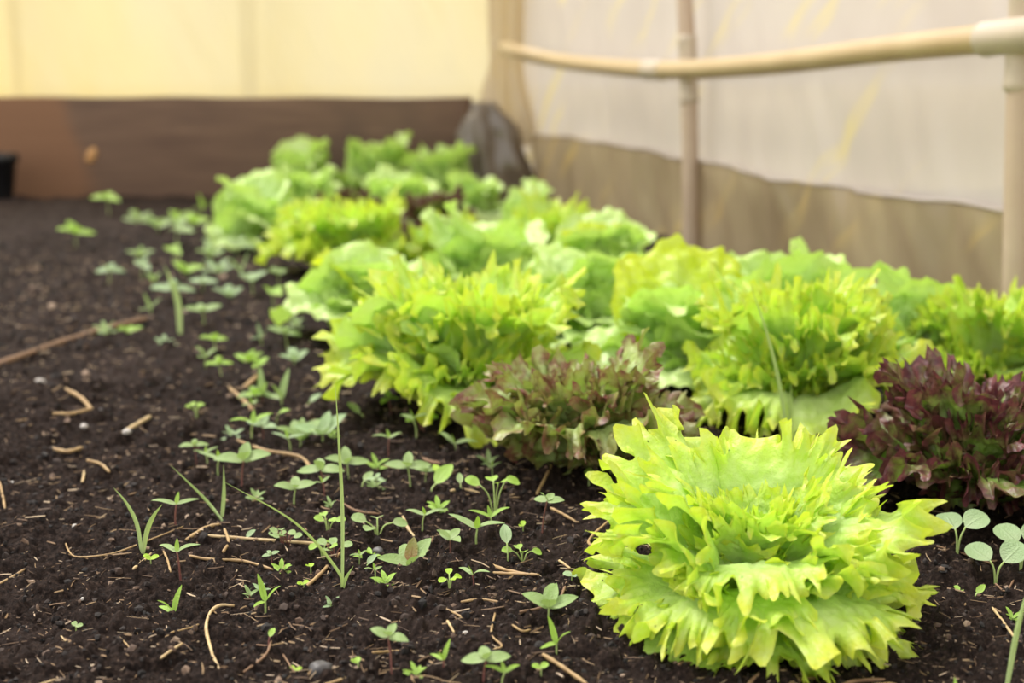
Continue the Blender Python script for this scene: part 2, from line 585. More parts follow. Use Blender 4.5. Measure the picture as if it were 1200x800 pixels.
# small loose crumbs of soil, uncountable
rs = np.random.RandomState(5)
ico_v = []
ph = (1 + 5 ** 0.5) / 2
for a_, b_ in ((1, ph), (-1, ph), (1, -ph), (-1, -ph)):
    ico_v += [(0, a_, b_), (a_, b_, 0), (b_, 0, a_)]
ico_v = np.array(ico_v, float)
ico_v /= np.linalg.norm(ico_v[0])
import itertools
dd = np.linalg.norm(ico_v[:, None] - ico_v[None], axis=2)
ico_f = []
for i, j, k in itertools.combinations(range(12), 3):
    if max(dd[i, j], dd[j, k], dd[i, k]) < 1.1:
        nrm = np.cross(ico_v[j] - ico_v[i], ico_v[k] - ico_v[i])
        ico_f.append((i, j, k) if np.dot(nrm, ico_v[i]) > 0 else (i, k, j))
ico_f = np.array(ico_f)


def scatter_xy(n, ylo=0.8, yhi=4.5, s=0.5, rs=rs):
    y = np.exp(rs.uniform(math.log(ylo), math.log(yhi), n))
    x = rs.uniform(-s, s, n) * y
    x = np.where(x > wall_x(y, -0.05), -x, x)
    return x, y


nC = 42000
cx, cy = scatter_xy(nC, 0.8, 4.0)
cz = soil_h(cx, cy)
size = (0.0004 + 0.0028 * rs.rand(nC) ** 5) * (0.55 + 0.45 * cy)
Q = ico_v[None] * (0.55 + 0.9 * rs.rand(nC, 12, 1)) * (0.5 + 1.0 * rs.rand(nC, 1, 3)) * size[:, None, None]
Q += np.stack([cx, cy, cz + size * 0.4], -1)[:, None]
F = (ico_f[None] + (np.arange(nC) * 12)[:, None, None]).reshape(-1, 3)
tag(link('soil_crumbs', mesh_np('soil_crumbs', Q.reshape(-1, 3), F, M['crumb'], smooth=False)),
    'loose dark crumbs of soil scattered over the bed', 'soil crumbs', kind='stuff')

# chaff: short dry fibres, uncountable
q = MB()
nF = 8000
fx, fy = scatter_xy(nF, 0.85, 3.6, 0.48)
fz = soil_h(fx, fy)
for i in range(nF):
    ln = (0.0016 + 0.0085 * rs.rand() ** 2.2) * (0.6 + 0.4 * fy[i])
    a = rs.rand() * 2 * PI
    r = (0.00022 + 0.0006 * rs.rand() ** 2.5) * (0.6 + 0.4 * fy[i])
    dirv = np.array([math.cos(a), math.sin(a), 0.35 * (rs.rand() - 0.4)])
    bend = np.array([-dirv[1], dirv[0], 0.3]) * ln * 0.25 * (rs.rand() - 0.5)
    c = np.array([fx[i], fy[i], fz[i] + 0.0012])
    v, f = tube(np.array([c - dirv * ln, c + bend, c + dirv * ln]), [r, r * 1.2, r * 0.8], 4, cap=False)
    q.add(v, f)
tag(q.build('dry_chaff', M['chaff'], smooth=False), 'short dry straw fibres littering the dark soil', 'chaff', kind='stuff')

# ------------------------------------------------------------------ walls of plastic film
nrm_w = np.array([1.0, WM, 0]) / math.hypot(1, WM)


def film_sheet(P0, P1, z0, z1, nx, nz, wob, seed, out, top=None):
    """upright sheet from P0 to P1 with soft wrinkles along the normal `out`"""
    u = np.linspace(0, 1, nx)
    w = np.linspace(0, 1, nz)
    U, W = np.meshgrid(u, w)
    ln = math.hypot(P1[0] - P0[0], P1[1] - P0[1])
    zt = z1 if top is None else top(u)[None, :]
    Zs = z0 + W * (zt - z0)
    D = wob * (fbm(U * ln * 3 + Zs * 1.2, Zs * 1.6, seed, 3) + 0.5 * pnoise(U * ln * 11 + Zs * 7, Zs * 2.2 - U * 3, seed + 4))
    Xs = P0[0] + U * (P1[0] - P0[0]) + D * out[0]
    Ys = P0[1] + U * (P1[1] - P0[1]) + D * out[1]
    return np.stack([Xs, Ys, Zs], -1).reshape(-1, 3), grid_faces(nz, nx)


off = 0.075
P_far, P_near = (wall_x(5.62, off), 5.62), (wall_x(0.7, off), 0.7)
v, f = film_sheet(P_far, P_near, -0.02, 1.7, 260, 90, 0.022, 3, nrm_w)
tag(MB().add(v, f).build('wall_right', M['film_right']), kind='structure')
v, f = film_sheet((-3.2, 5.62), (P_far[0] + 0.02, 5.62), -0.02, 1.7, 160, 70, 0.03, 9, (0, 1, 0))
tag(MB().add(v, f).build('wall_back', M['film_back']), kind='structure')

so = off - 0.028
v, f = film_sheet((wall_x(5.36, so), 5.36), (wall_x(0.75, so), 0.75), -0.015, 0.23, 300, 26, 0.030, 14, nrm_w,
                  top=lambda u: 0.228 + 0.010 * np.sin(u * 9) + 0.012 * fbm(u * 14, u * 0, 3, 3))
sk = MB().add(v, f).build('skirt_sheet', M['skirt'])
tag(sk, 'brown plastic skirt sheet along the foot of the film wall', 'plastic sheet')
# rolled hem along the top of the skirt
top = v.reshape(26, 300, 3)[-1]
tag(MB().add(*tube(top + np.array([0, 0, 0.002]), 0.0045, 6)).build('hem', M['film_right'], sk), 'pale rolled top hem')

# outside posts seen dimly through the back film
for xx, w_, lab in ((290, 0.07, 'grey post standing outside, dim through the yellow film'), (17, 0.05, 'thin post outside, dim through the film at far left')):
    px_, _, _ = at_depth(xx, 50, 5.80)
    v, f = tube([(px_, 5.80, -0.1), (px_ + 0.005, 5.80, 0.9), (px_ + 0.01, 5.80, 1.65)], [w_ / 2, w_ / 2, w_ / 2.2], 10)
    tag(MB().add(v, f).build('outside_post', M['old_wood']), lab, 'post')


# ------------------------------------------------------------------ timber board along the back
def rounded_box(x0, x1, y0, y1, z0, z1, nx=60, r=0.01, wob=0.004, seed=1):
    """long board with softened edges: cross-section swept along x"""
    sec = []
    for (cx_, cz_, a0) in ((y1 - r, z1 - r, 0), (y0 + r, z1 - r, 90), (y0 + r, z0 + r, 180), (y1 - r, z0 + r, 270)):
        for k in range(5):
            an = rad(a0 + 22.5 * k)
            sec.append((cx_ + r * math.cos(an), cz_ + r * math.sin(an)))
    sec = np.array(sec)
    xs = np.linspace(x0, x1, nx)
    V = []
    for i, x in enumerate(xs):
        k = 0.0001 if i in (0, nx - 1) else 1
        mid = np.array([(y0 + y1) / 2, (z0 + z1) / 2])
        s2 = mid + (sec - mid) * (k if i in (0, nx - 1) else 1)
        xx = xs[1] if i == 0 else xs[-2] if i == nx - 1 else x
        dz = wob * pnoise(np.array([xx * 2.0]), np.array([0.3]), seed)[0] * 4
        dy = wob * pnoise(np.array([xx * 1.3]), np.array([4.3]), seed)[0] * 3
        for p in s2:
            V.append((xx, p[0] + dy, p[1] + dz * (p[1] > mid[1])))
    return np.array(V), grid_faces(nx, len(sec), wrap=True)


x0, x1 = -2.7, -0.12
bd = thing('timber_board', 'long weathered brown timber board along the back of the bed', 'board', ((x0 + x1) / 2, 5.47, 0))
v, f = rounded_box(x0, x1, 5.44, 5.50, -0.03, 0.366, 80)
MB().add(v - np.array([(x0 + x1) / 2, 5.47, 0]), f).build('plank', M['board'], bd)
kx, _, kz = at_depth(107, 182, 5.44)  # orange disc paints the light coming through a hole in the board
u = np.linspace(0, 2 * PI, 20, endpoint=False)
ring = lambda k, yy: np.stack([0.019 * k * np.cos(u), np.full(20, yy), 0.033 * k * np.sin(u)], -1)
v = np.concatenate([ring(1.0, 0.012), ring(1.0, -0.002), ring(0.8, -0.006), ring(0.02, -0.007)])
o = MB().add(v, grid_faces(4, 20, wrap=True)).build('lit_knothole', M['lit_knothole'], bd, loc=(kx - (x0 + x1) / 2, -0.030, kz))
o.rotation_euler = (0, rad(25), 0)
tag(o, 'knothole, light through it painted orange')

# black pot by the board at the left edge
px_, py_, _ = at_depth(-6, 205, 5.25)
prof = [(0.001, 0.0), (0.055, 0.0), (0.060, 0.01), (0.078, 0.14), (0.088, 0.145), (0.088, 0.172), (0.080, 0.172), (0.074, 0.12), (0.001, 0.11)]
th = np.linspace(0, 2 * PI, 28, endpoint=False)
v = np.array([[(r * math.cos(t), r * math.sin(t), z) for t in th] for r, z in prof]).reshape(-1, 3)
pot = MB().add(v, grid_faces(len(prof), 28, wrap=True)).build('plant_pot', M['black'], loc=(px_, py_, sh(px_, py_) - 0.004))
tag(pot, 'black plastic pot against the timber board at far left', 'pot')

# gathered sheeting in the corner
zz = np.linspace(0, 1, 60)
tt = np.linspace(0, 2 * PI, 120, endpoint=False)
TT, ZZ = np.meshgrid(tt, zz)


def gathered(prof_z, prof_r, nf, fold, seed, lean):
    Zh = np.interp(ZZ, np.linspace(0, 1, len(prof_z)), prof_z)
    R = np.interp(ZZ, np.linspace(0, 1, len(prof_r)), prof_r)
    k = 1 + fold * np.sin(nf * TT + 2.5 * ZZ + 1.5 * pnoise(TT * 1.2, ZZ * 3, seed)) + 0.35 * pnoise(3 + 2 * np.cos(TT), 3 + 2 * np.sin(TT) + ZZ * 4, seed + 2)
    Xs = R * k * np.cos(TT) + lean[0] * Zh
    Ys = 0.75 * R * k * np.sin(TT) + lean[1] * Zh
    return np.stack([Xs, Ys, Zh], -1).reshape(-1, 3), grid_faces(60, 120, wrap=True)


cxp, cyp = at_depth(582, 200, 5.30)[:2]
gs = thing('gathered_sheeting', 'bunched grey brown plastic sheeting in the far corner', 'plastic sheeting', (cxp, cyp, -0.01))
v, f = gathered([0, 0.05, 0.12, 0.2, 0.26, 0.30, 0.33, 0.36], [0.15, 0.14, 0.13, 0.115, 0.10, 0.08, 0.055, 0.040], 7, 0.14, 2, (-0.12, 0.02))
MB().add(v, f).build('bundle', M['sheeting'], gs)
v, f = gathered([0.2, 0.30, 0.38, 0.47, 0.6, 0.9, 1.3, 1.65], [0.10, 0.085, 0.07, 0.055, 0.05, 0.05, 0.05, 0.05], 7, 0.25, 6, (0.0, 0.02))
o = MB().add(v, f).build('gathered_film', M['corner_film'], gs, loc=(0.03, 0.10, 0.0))
tag(o, 'beige film gathered upwards')

# ------------------------------------------------------------------ pipe frame
def on_wall(x, y):
    """point in the plane of the pipe frame (just inside the film wall) seen at x, y"""
    dx, dy, dz = ray(x, y)
    k = WM * WY / (dx + WM * dy)
    return np.array([dx * k, dy * k, CAM_H + dz * k])


p1, p2 = on_wall(797, 82), on_wall(1186, 42)
fr = thing('pipe_frame', 'tan plastic pipe rail on posts along the film wall', 'pipe frame', (p1[0], p1[1], 0))
base = np.array([p1[0], p1[1], 0.0])
rail_pts = smooth_path([np.array(at_depth(591, 56, 5.22)), np.array(at_depth(612, 62, 5.0)), on_wall(660, 72), on_wall(735, 80), p1, on_wall(900, 75), on_wall(1040, 58), p2, on_wall(1330, 22), on_wall(1560, -10)], 120)
MB().add(*tube(rail_pts - base, 0.0245, 20)).build('rail', M['pvc'], fr)
dirw = np.array([-WM, 1, 0]) / math.hypot(1, WM)


def coupling(c, d, ln, r, nm):
    d = np.array(d) / np.linalg.norm(d)
    pr = [(-ln / 2, r * 0.92), (-ln / 2 + 0.003, r), (-ln / 2 + 0.014, r), (-ln / 2 + 0.017, r * 0.97), (ln / 2 - 0.017, r * 0.97), (ln / 2 - 0.014, r), (ln / 2 - 0.003, r), (ln / 2, r * 0.92)]
    v, f = tube([c + d * t - base for t, _ in pr], [q_ for _, q_ in pr], 24)
    return MB().add(v, f).build(nm, M['pvc_joint'], fr)


def nearest_tan(p):
    i = int(np.argmin(np.linalg.norm(rail_pts - p, axis=1)))
    i = min(max(i, 1), len(rail_pts) - 2)
    return rail_pts[i + 1] - rail_pts[i - 1]


coupling(on_wall(768, 82), nearest_tan(on_wall(768, 82)), 0.13, 0.0275, 'rail_fitting')
coupling(on_wall(1188, 42), nearest_tan(p2), 0.16, 0.029, 'rail_fitting')
for (pc, xt, xb, r) in ((p1, 783, 801, 0.0215), (p2, 1216, 1179, 0.024)):
    tp_ = on_wall(xt, -160)
    bt = on_wall(xb, 330)
    bt = pc + (bt - pc) * (pc[2] + 0.03) / (pc[2] - bt[2])
    offs = -dirw * 0.0 + nrm_w * 0.022
    pts = smooth_path([bt + offs, pc + offs + [0, 0, 0], tp_ + offs], 40)
    MB().add(*tube(pts - base, r, 18)).build('post', M['pvc_post'], fr)
    dv = (tp_ - bt)
    coupling(pc + offs, dv, 0.17, r * 1.16, 'post_fitting')

# ------------------------------------------------------------------ lettuce leaves
def frill_leaf(Lg, seed, nt=150, nr=20, spread=78, a1=0.10, n1=4, a2=0.05, n2=8, a3=0.02, n3=22, lobe=0.15, nl=12,
               bend=(40, -20), cup=0.6, blis=0.02, curl=0.05, side=0.55, petiole=0.0, pw=5.5, roll_e=0.03):
    rs = np.random.RandomState(seed)
    p = rs.rand(12) * 2 * PI
    t = np.linspace(-1, 1, nt)
    r = np.linspace(0.0, 1, nr) ** 0.5
    T, R = np.meshgrid(t, r)
    tw = T + 0.06 * np.sin(2.2 * PI * T + p[0]) + 0.03 * np.sin(5 * PI * T + p[1])
    amp = 1 + 0.6 * pnoise(T * 3, 0 * T, seed)
    phi = T * rad(spread)
    R0 = Lg * (side + (1 - side) * np.cos(phi * 90 / spread))
    w = nl * PI * tw + p[2] + 1.3 * pnoise(tw * nl * 0.35, 0 * T + 7, seed + 5)
    la = 1 + 1.0 * pnoise(tw * nl * 0.5, 0 * T + 2, seed + 3)
    lob = la * ((0.5 + 0.5 * np.sin(w)) ** 0.8 - 0.62)
    tooth = (0.5 + 0.5 * np.sin(2.6 * w + p[3])) ** 1.4 - 0.4
    edge = lobe * (1.2 * lob + 0.8 * tooth * la)
    RR = R0 * R * (1 + edge * R ** 10)
    th2 = n2 * PI * tw + p[4] + 3.2 * pnoise(tw * 4.5, 0 * T + 3, seed + 21)
    th3 = n3 * PI * tw + p[5] + 2.6 * pnoise(tw * 9, 0 * T + 5, seed + 22)
    m2 = 1 + 0.9 * pnoise(tw * 5, 0 * T + 1, seed + 23)
    m3 = 1 + 1.1 * pnoise(tw * 8, 0 * T + 8, seed + 24)
    # the rim is longer than the leaf can hold flat: it folds over itself like an elastic strip
    phi = phi - R ** (pw + 0.5) * curl * m2 * np.sin(2 * th2) - R ** (pw + 3) * curl * 0.36 * m3 * np.sin(2 * th3)
    x = RR * np.sin(phi)
    y = RR * np.cos(phi)
    x = x * (1 - petiole * np.exp(-(y / (0.28 * Lg)) ** 2))
    z = Lg * (a1 * amp * R ** 2.0 * np.sin(n1 * PI * tw + p[6]) + a2 * m2 * R ** pw * np.sin(th2)
              + a3 * m3 * R ** (pw + 3) * np.sin(th3))
    z = z - roll_e * Lg * R ** 9
    z = z + Lg * blis * fbm(x / Lg * 7, y / Lg * 7, seed, 2) * np.minimum(1, R * 1.5)
    z = z + cup * x * x / Lg - 0.02 * Lg * np.exp(-(x / (0.03 * Lg)) ** 2) * (1 - R)
    # bend along the midrib
    yy = np.linspace(-0.3 * Lg, 1.5 * Lg, 200)
    al = np.radians(np.interp(yy / Lg, [0, 1], bend))
    dl = yy[1] - yy[0]
    cx_ = np.cumsum(np.cos(al)) * dl
    cz_ = np.cumsum(np.sin(al)) * dl
    i0 = np.argmin(np.abs(yy))
    cx_ -= cx_[i0]
    cz_ -= cz_[i0]
    A = np.interp(y, yy, al)
    Xo = np.interp(y, yy, cx_) - z * np.sin(A)
    Zo = np.interp(y, yy, cz_) + z * np.cos(A)
    V = np.stack([Xo, x, Zo], -1).reshape(-1, 3)
    U = np.stack([(T + 1) / 2, R], -1).reshape(-1, 2)
    return V, grid_faces(nr, nt), U


def rot(az, tilt, roll):
    return np.array(Euler((roll, -tilt, az), 'XYZ').to_matrix())


FR = dict(spread=108, a1=0.075, n1=3.0, a2=0.075, n2=12, a3=0.040, n3=30, lobe=0.13, nl=24, curl=0.040, blis=0.030, side=0.22, pw=9.0)
RD = dict(spread=108, a1=0.08, n1=3.4, a2=0.080, n2=16, a3=0.042, n3=40, lobe=0.11, nl=32, curl=0.034, blis=0.050, side=0.22, pw=7.0)
BT = dict(spread=100, a1=0.10, n1=2.2, a2=0.042, n2=6, a3=0.008, n3=14, lobe=0.02, nl=8, curl=0.02, blis=0.07, side=0.22, pw=4.0)
FR2 = dict(FR, n2=15, n3=37, nl=30, a2=0.070, a3=0.036, lobe=0.115, curl=0.034)
TIERS = {   # kind: (n, length, bend, cup)
    'frilly': (FR2, [(8, 0.145, (34, -24), 0.35), (6, 0.132, (62, 5), 0.5)], [(5, 0.108, (80, 40), 0.9), (5, 0.08, (90, 70), 1.4), (4, 0.055, (95, 90), 2.0)]),
    'red': (RD, [(7, 0.138, (46, -20), 0.4), (6, 0.125, (68, 25), 0.55)], [(5, 0.105, (80, 55), 0.9), (4, 0.085, (90, 80), 1.3)]),
    'butter': (BT, [(6, 0.170, (48, -22), 0.45), (6, 0.172, (78, 38), 0.6)], [(4, 0.140, (84, 66), 1.0), (3, 0.105, (95, 95), 1.6)]),
}
BANK = {}


def bank(kind, mat, hi=False):
    key = (kind, mat, hi)
    if key in BANK:
        return BANK[key]
    par, outer, inner = TIERS[kind]
    nt, nr = (340, 36) if hi else (350, 26)
    if kind == 'butter':
        nt, nr = 110, 26
    tiers = []
    sd = {'frilly': 100, 'red': 300, 'butter': 500}[kind] + (50 if hi else 0)
    for ti, (n, ln, bend, cup) in enumerate(outer):
        ms = []
        for k in range(n if hi else 4):
            sd += 1
            rs = np.random.RandomState(sd)
            b = (bend[0] + rs.uniform(-6, 6), bend[1] + rs.uniform(-14, 14))
            v, f, u = frill_leaf(ln * rs.uniform(0.92, 1.08), sd, nt, nr, bend=b, cup=cup, **par)
            ms.append(mesh_np('leaf', v, f, M[mat], u))
        tiers.append(ms)
    hearts = []
    for k in range(1 if hi else 2):
        q = MB()
        for ti, (n, ln, bend, cup) in enumerate(inner):
            for j in range(n):
                sd += 1
                rs = np.random.RandomState(sd)
                b = (bend[0] + rs.uniform(-6, 6), bend[1] + rs.uniform(-12, 12))
                v, f, u = frill_leaf(ln * rs.uniform(0.9, 1.1), sd, int(nt * 0.8), nr, bend=b, cup=cup, **par)
                az = 2 * PI * (j + 0.5 * ti) / n + rs.uniform(-0.3, 0.3) + ti
                v = v @ rot(az, 0, rs.uniform(-0.15, 0.15)).T + np.array([math.cos(az), math.sin(az), 0]) * 0.012 + [0, 0, 0.012]
                q.add(v, f, u)
        hearts.append(q.mesh('heart_foliage', M[mat]))
    def ext(me, ax):
        c = np.empty(len(me.vertices) * 3, np.float32)
        me.vertices.foreach_get('co', c)
        return float(np.percentile(c.reshape(-1, 3)[:, ax], 99.3))
    Rb = 0.016 + np.mean([ext(m_, 0) for m_ in tiers[0]])
    Hb = max(0.024 + np.mean([ext(m_, 2) for m_ in tiers[1]]), np.mean([ext(m_, 2) for m_ in hearts]))
    BANK[key] = (tiers, hearts, Rb, Hb)
    return BANK[key]


def stalk_mesh():
    return MB().add(*tube([(0, 0, -0.02), (0, 0, 0.0), (0, 0, 0.02), (0, 0, 0.035)], [0.014, 0.017, 0.019, 0.014], 14)).mesh('stalk', M['stalk'])


STALK = stalk_mesh()
KIND_NAME = {'frilly': 'green_leaf_lettuce', 'red': 'red_leaf_lettuce', 'butter': 'smooth_leaf_lettuce'}


def lettuce(bx, by, R, H, kind, label, seed, mat=None, hi=False, tilt_back=0.0, az0=None, yellow=0, group='lettuces in the bed'):
    rs = random.Random(seed)
    x, y = gp(bx, by)
    par, outer, inner = TIERS[kind]
    mat = mat or kind
    tiers, hearts, Rb, Hb = bank(kind, mat, hi)
    k = R / Rb * 1.07
    kz = H / Hb * 1.04
    root = thing(KIND_NAME[kind], label, 'lettuce', (x, y, float(soil_macro(x, y)) - 0.004), group)
    root.scale = (k, k, kz)
    root.rotation_euler = (0, 0, rs.uniform(0, 6.28) if az0 is None else az0)
    rz = root.rotation_euler.z
    o = link('stalk', STALK, root)
    for ti, ms in enumerate(tiers):
        n = outer[ti][0]
        a0 = rs.uniform(0, 6.28)
        for j in range(n):
            az = a0 + 2 * PI * (j + rs.uniform(-0.22, 0.22)) / n
            me = ms[j % len(ms)]
            o = link('outer_leaf' if ti == 0 else 'inner_leaf', me, root)
            r0 = 0.016 if ti == 0 else 0.014
            o.location = (r0 * math.cos(az), r0 * math.sin(az), 0.012 + 0.012 * ti)
            wa = az + rz
            t = rs.uniform(-0.22, 0.22) + tilt_back * math.sin(wa)
            o.rotation_euler = (rs.uniform(-0.15, 0.15), -t, az)
            s = rs.uniform(0.78, 1.22) if kind == 'butter' else rs.uniform(0.84, 1.14)
            o.scale = (s, s, s)
            if yellow and ti == 1 and j < yellow:
                o.data = yellow_leaf(me)
                tag(o, 'yellow-green leaf')
    o = link('heart_foliage', hearts[seed % len(hearts)], root)
    return root


_yl = {}


def yellow_leaf(me):
    if me.name not in _yl:
        m2 = me.copy()
        m2.materials.clear()
        m2.materials.append(M['yellow'])
        _yl[me.name] = m2
    return _yl[me.name]


def front_lettuce(bx, by, label):
    """the nearest head, leaf by leaf: leaves behind stand up, leaves in front droop"""
    x, y = gp(bx, by)
    root = thing('green_leaf_lettuce', label, 'lettuce', (x, y, float(soil_macro(x, y)) - 0.004), 'lettuces in the bed')
    link('stalk', STALK, root)
    rs = np.random.RandomState(77)
    sd = 4000
    layers = [  # n, length, bend in front, bend behind, cup, name, first azimuth
        (7, 0.128, (6, -32), (26, -15), 0.15, 'outer_leaf', -90),
        (6, 0.140, (34, -34), (62, 42), 0.2, 'outer_leaf', -64),
        (4, 0.118, (56, -30), (78, 58), 0.3, 'inner_leaf', -105),
    ]
    for n, ln, bf, bb, cup, nm, a0 in layers:
        for j in range(n):
            sd += 1
            az = rad(a0) + 2 * PI * (j + rs.uniform(-0.2, 0.2)) / n
            k = 0.5 + 0.5 * math.sin(az)
            b = (bf[0] + (bb[0] - bf[0]) * k + rs.uniform(-5, 5), bf[1] + (bb[1] - bf[1]) * k + rs.uniform(-12, 12))
            l2 = ln * rs.uniform(0.92, 1.08) * (1.0 + 0.10 * k)
            v, f, u = frill_leaf(l2, sd, 460, 40, bend=b, cup=cup, **FR)
            o = MB().add(v, f, u).build(nm, M['frilly'], root, loc=(0.014 * math.cos(az), 0.014 * math.sin(az), 0.012 + (0.012 if nm == 'inner_leaf' else 0.006 if ln > 0.13 else 0)))
            o.rotation_euler = (rs.uniform(-0.12, 0.12), 0, az)
    q = MB()
    for n, ln, bend, cup in [(5, 0.090, (74, 35), 0.9), (5, 0.072, (86, 55), 1.3), (4, 0.05, (92, 85), 1.9)]:
        a0 = rs.uniform(0, 6)
        for j in range(n):
            sd += 1
            v, f, u = frill_leaf(ln, sd, 300, 30, bend=(bend[0], bend[1] + rs.uniform(-12, 12)), cup=cup, **FR)
            az = a0 + 2 * PI * j / n
            q.add(v @ rot(az, 0, rs.uniform(-0.15, 0.15)).T + np.array([0.01 * math.cos(az), 0.01 * math.sin(az), 0.026]), f, u)
    q.build('heart_foliage', M['frilly'], root)


front_lettuce(882, 713, 'large bright green frilly lettuce in sharp focus, nearest of all')

_hero = {}


def hero_leaf(root, tip, base_dz, wide, seed, mat='butter', name='inner_leaf', roll=0.0, label=None, curl=-30):
    """one big leaf of a head, reaching from its stalk to a given point in the bed"""
    key = (wide, seed, mat)
    if key not in _hero:
        p_ = dict(BT)
        p_['spread'] = {'fold': 45, 'mid': 72, 'broad': 105}[wide]
        v, f, u = frill_leaf(0.16, 700 + seed, 130, 30, bend=(10, curl), cup={'fold': 3.0, 'mid': 1.1, 'broad': 0.5}[wide], **p_)
        _hero[key] = mesh_np('leaf', v, f, M[mat], u)
    o = link(name, _hero[key], root)
    b = Vector(root.location) + Vector((0, 0, base_dz))
    d = Vector(tip) - b
    az, el = math.atan2(d.y, d.x), math.atan2(d.z, math.hypot(d.x, d.y))
    R_ = Matrix(rot(az, el + 0.08, 0).tolist()) @ Matrix.Rotation(roll, 3, 'X')
    k = d.length / 0.155
    mw = Matrix.LocRotScale(b, R_.to_quaternion(), Vector((k, k, k)))
    pw_ = Matrix.LocRotScale(root.location, root.rotation_euler.to_quaternion(), root.scale)
    o.matrix_parent_inverse = pw_.inverted()
    o.matrix_basis = mw
    if label:
        tag(o, label)
    return o


HEADS = [
    # base x, base y, radius, height, kind, label
    (552, 478, 0.160, 0.150, 'frilly', 'bright green frilly lettuce beyond the smaller red lettuce, beside the weedy soil', 12, dict(hi=False)),
    (685, 545, 0.128, 0.112, 'red', 'bronze tipped red frilly lettuce with much green, behind the nearest green lettuce', 13, {}),
    (935, 490, 0.140, 0.150, 'frilly', 'green frilly lettuce with thin grass stems before it, between the two red lettuces', 14, {}),
    (1138, 583, 0.128, 0.120, 'red', 'dark purple red frilly lettuce at the right edge', 15, dict(mat='dark_red')),
    (1150, 448, 0.125, 0.125, 'frilly', 'green frilly lettuce behind the dark purple lettuce, at the right edge', 16, {}),
    (820, 440, 0.160, 0.150, 'butter', 'smooth green lettuce with a folded leaf, directly behind the grass stems lettuce', 17, {}),
    (985, 422, 0.125, 0.135, 'butter', 'smooth lettuce by the brown skirt sheet with one narrow leaf standing upright', 18, {}),
    (690, 400, 0.150, 0.140, 'butter', 'smooth lettuce with a broad pale crinkled leaf, mid bed', 19, {}),
    (905, 412, 0.130, 0.135, 'butter', 'smooth lettuce with pale leaves before the skirt sheet, right of the first post', 36, {}),
    (1065, 436, 0.105, 0.120, 'butter', 'half hidden smooth lettuce between the grass stems lettuce and the right edge', 37, {}),
    (435, 392, 0.145, 0.145, 'butter', 'smooth green lettuce on the soil side of bed, behind second frilly one', 20, {}),
    (568, 360, 0.135, 0.150, 'butter', 'smooth pale lettuce mid bed, with one large upright leaf', 21, {}),
    (700, 345, 0.130, 0.145, 'butter', 'smooth lettuce with a rolled yellow leaf, near the first pipe post', 22, {}),
    (655, 312, 0.125, 0.135, 'frilly', 'small frilly lettuce near the skirt sheet, before the pointed leaf', 23, {}),
    (405, 318, 0.160, 0.140, 'frilly', 'yellowish frilly lettuce far down the soil side of the bed', 24, {}),
    (528, 316, 0.080, 0.120, 'frilly', 'smallest frilly lettuce, a round yellowish tuft in mid distance', 25, {}),
    (300, 288, 0.130, 0.150, 'butter', 'smooth pale lettuce farthest out on the weedy soil side', 26, {}),
    (512, 277, 0.110, 0.110, 'red', 'blurred brownish red lettuce behind the smallest frilly tuft', 27, dict(mat='dark_red')),
    (415, 266, 0.100, 0.110, 'red', 'blurred red lettuce sliver far away, behind the yellowish frilly one', 28, dict(mat='dark_red')),
    (615, 290, 0.090, 0.150, 'butter', 'far smooth lettuce with one pointed leaf against the skirt sheet', 29, {}),
    (470, 256, 0.150, 0.140, 'butter', 'far smooth pale lettuce before the back row, middle', 30, {}),
    (365, 257, 0.140, 0.140, 'butter', 'far smooth lettuce before the back row, towards the weeds', 31, {}),
    (555, 258, 0.130, 0.130, 'butter', 'far smooth lettuce before the bunched corner sheeting', 32, {}),
    (350, 236, 0.150, 0.180, 'butter', 'back row lettuce by the timber board, nearest the weedy soil', 33, {}),
    (440, 233, 0.150, 0.185, 'butter', 'back row lettuce by the timber board, middle of three', 34, {}),
    (515, 236, 0.150, 0.180, 'butter', 'back row lettuce by the timber board, nearest the corner sheeting', 35, {}),
]
HEAD = {}
for bx, by, R, H, kind, label, seed, kw in HEADS:
    HEAD[seed] = lettuce(bx, by, R, H, kind, label, seed, **kw)
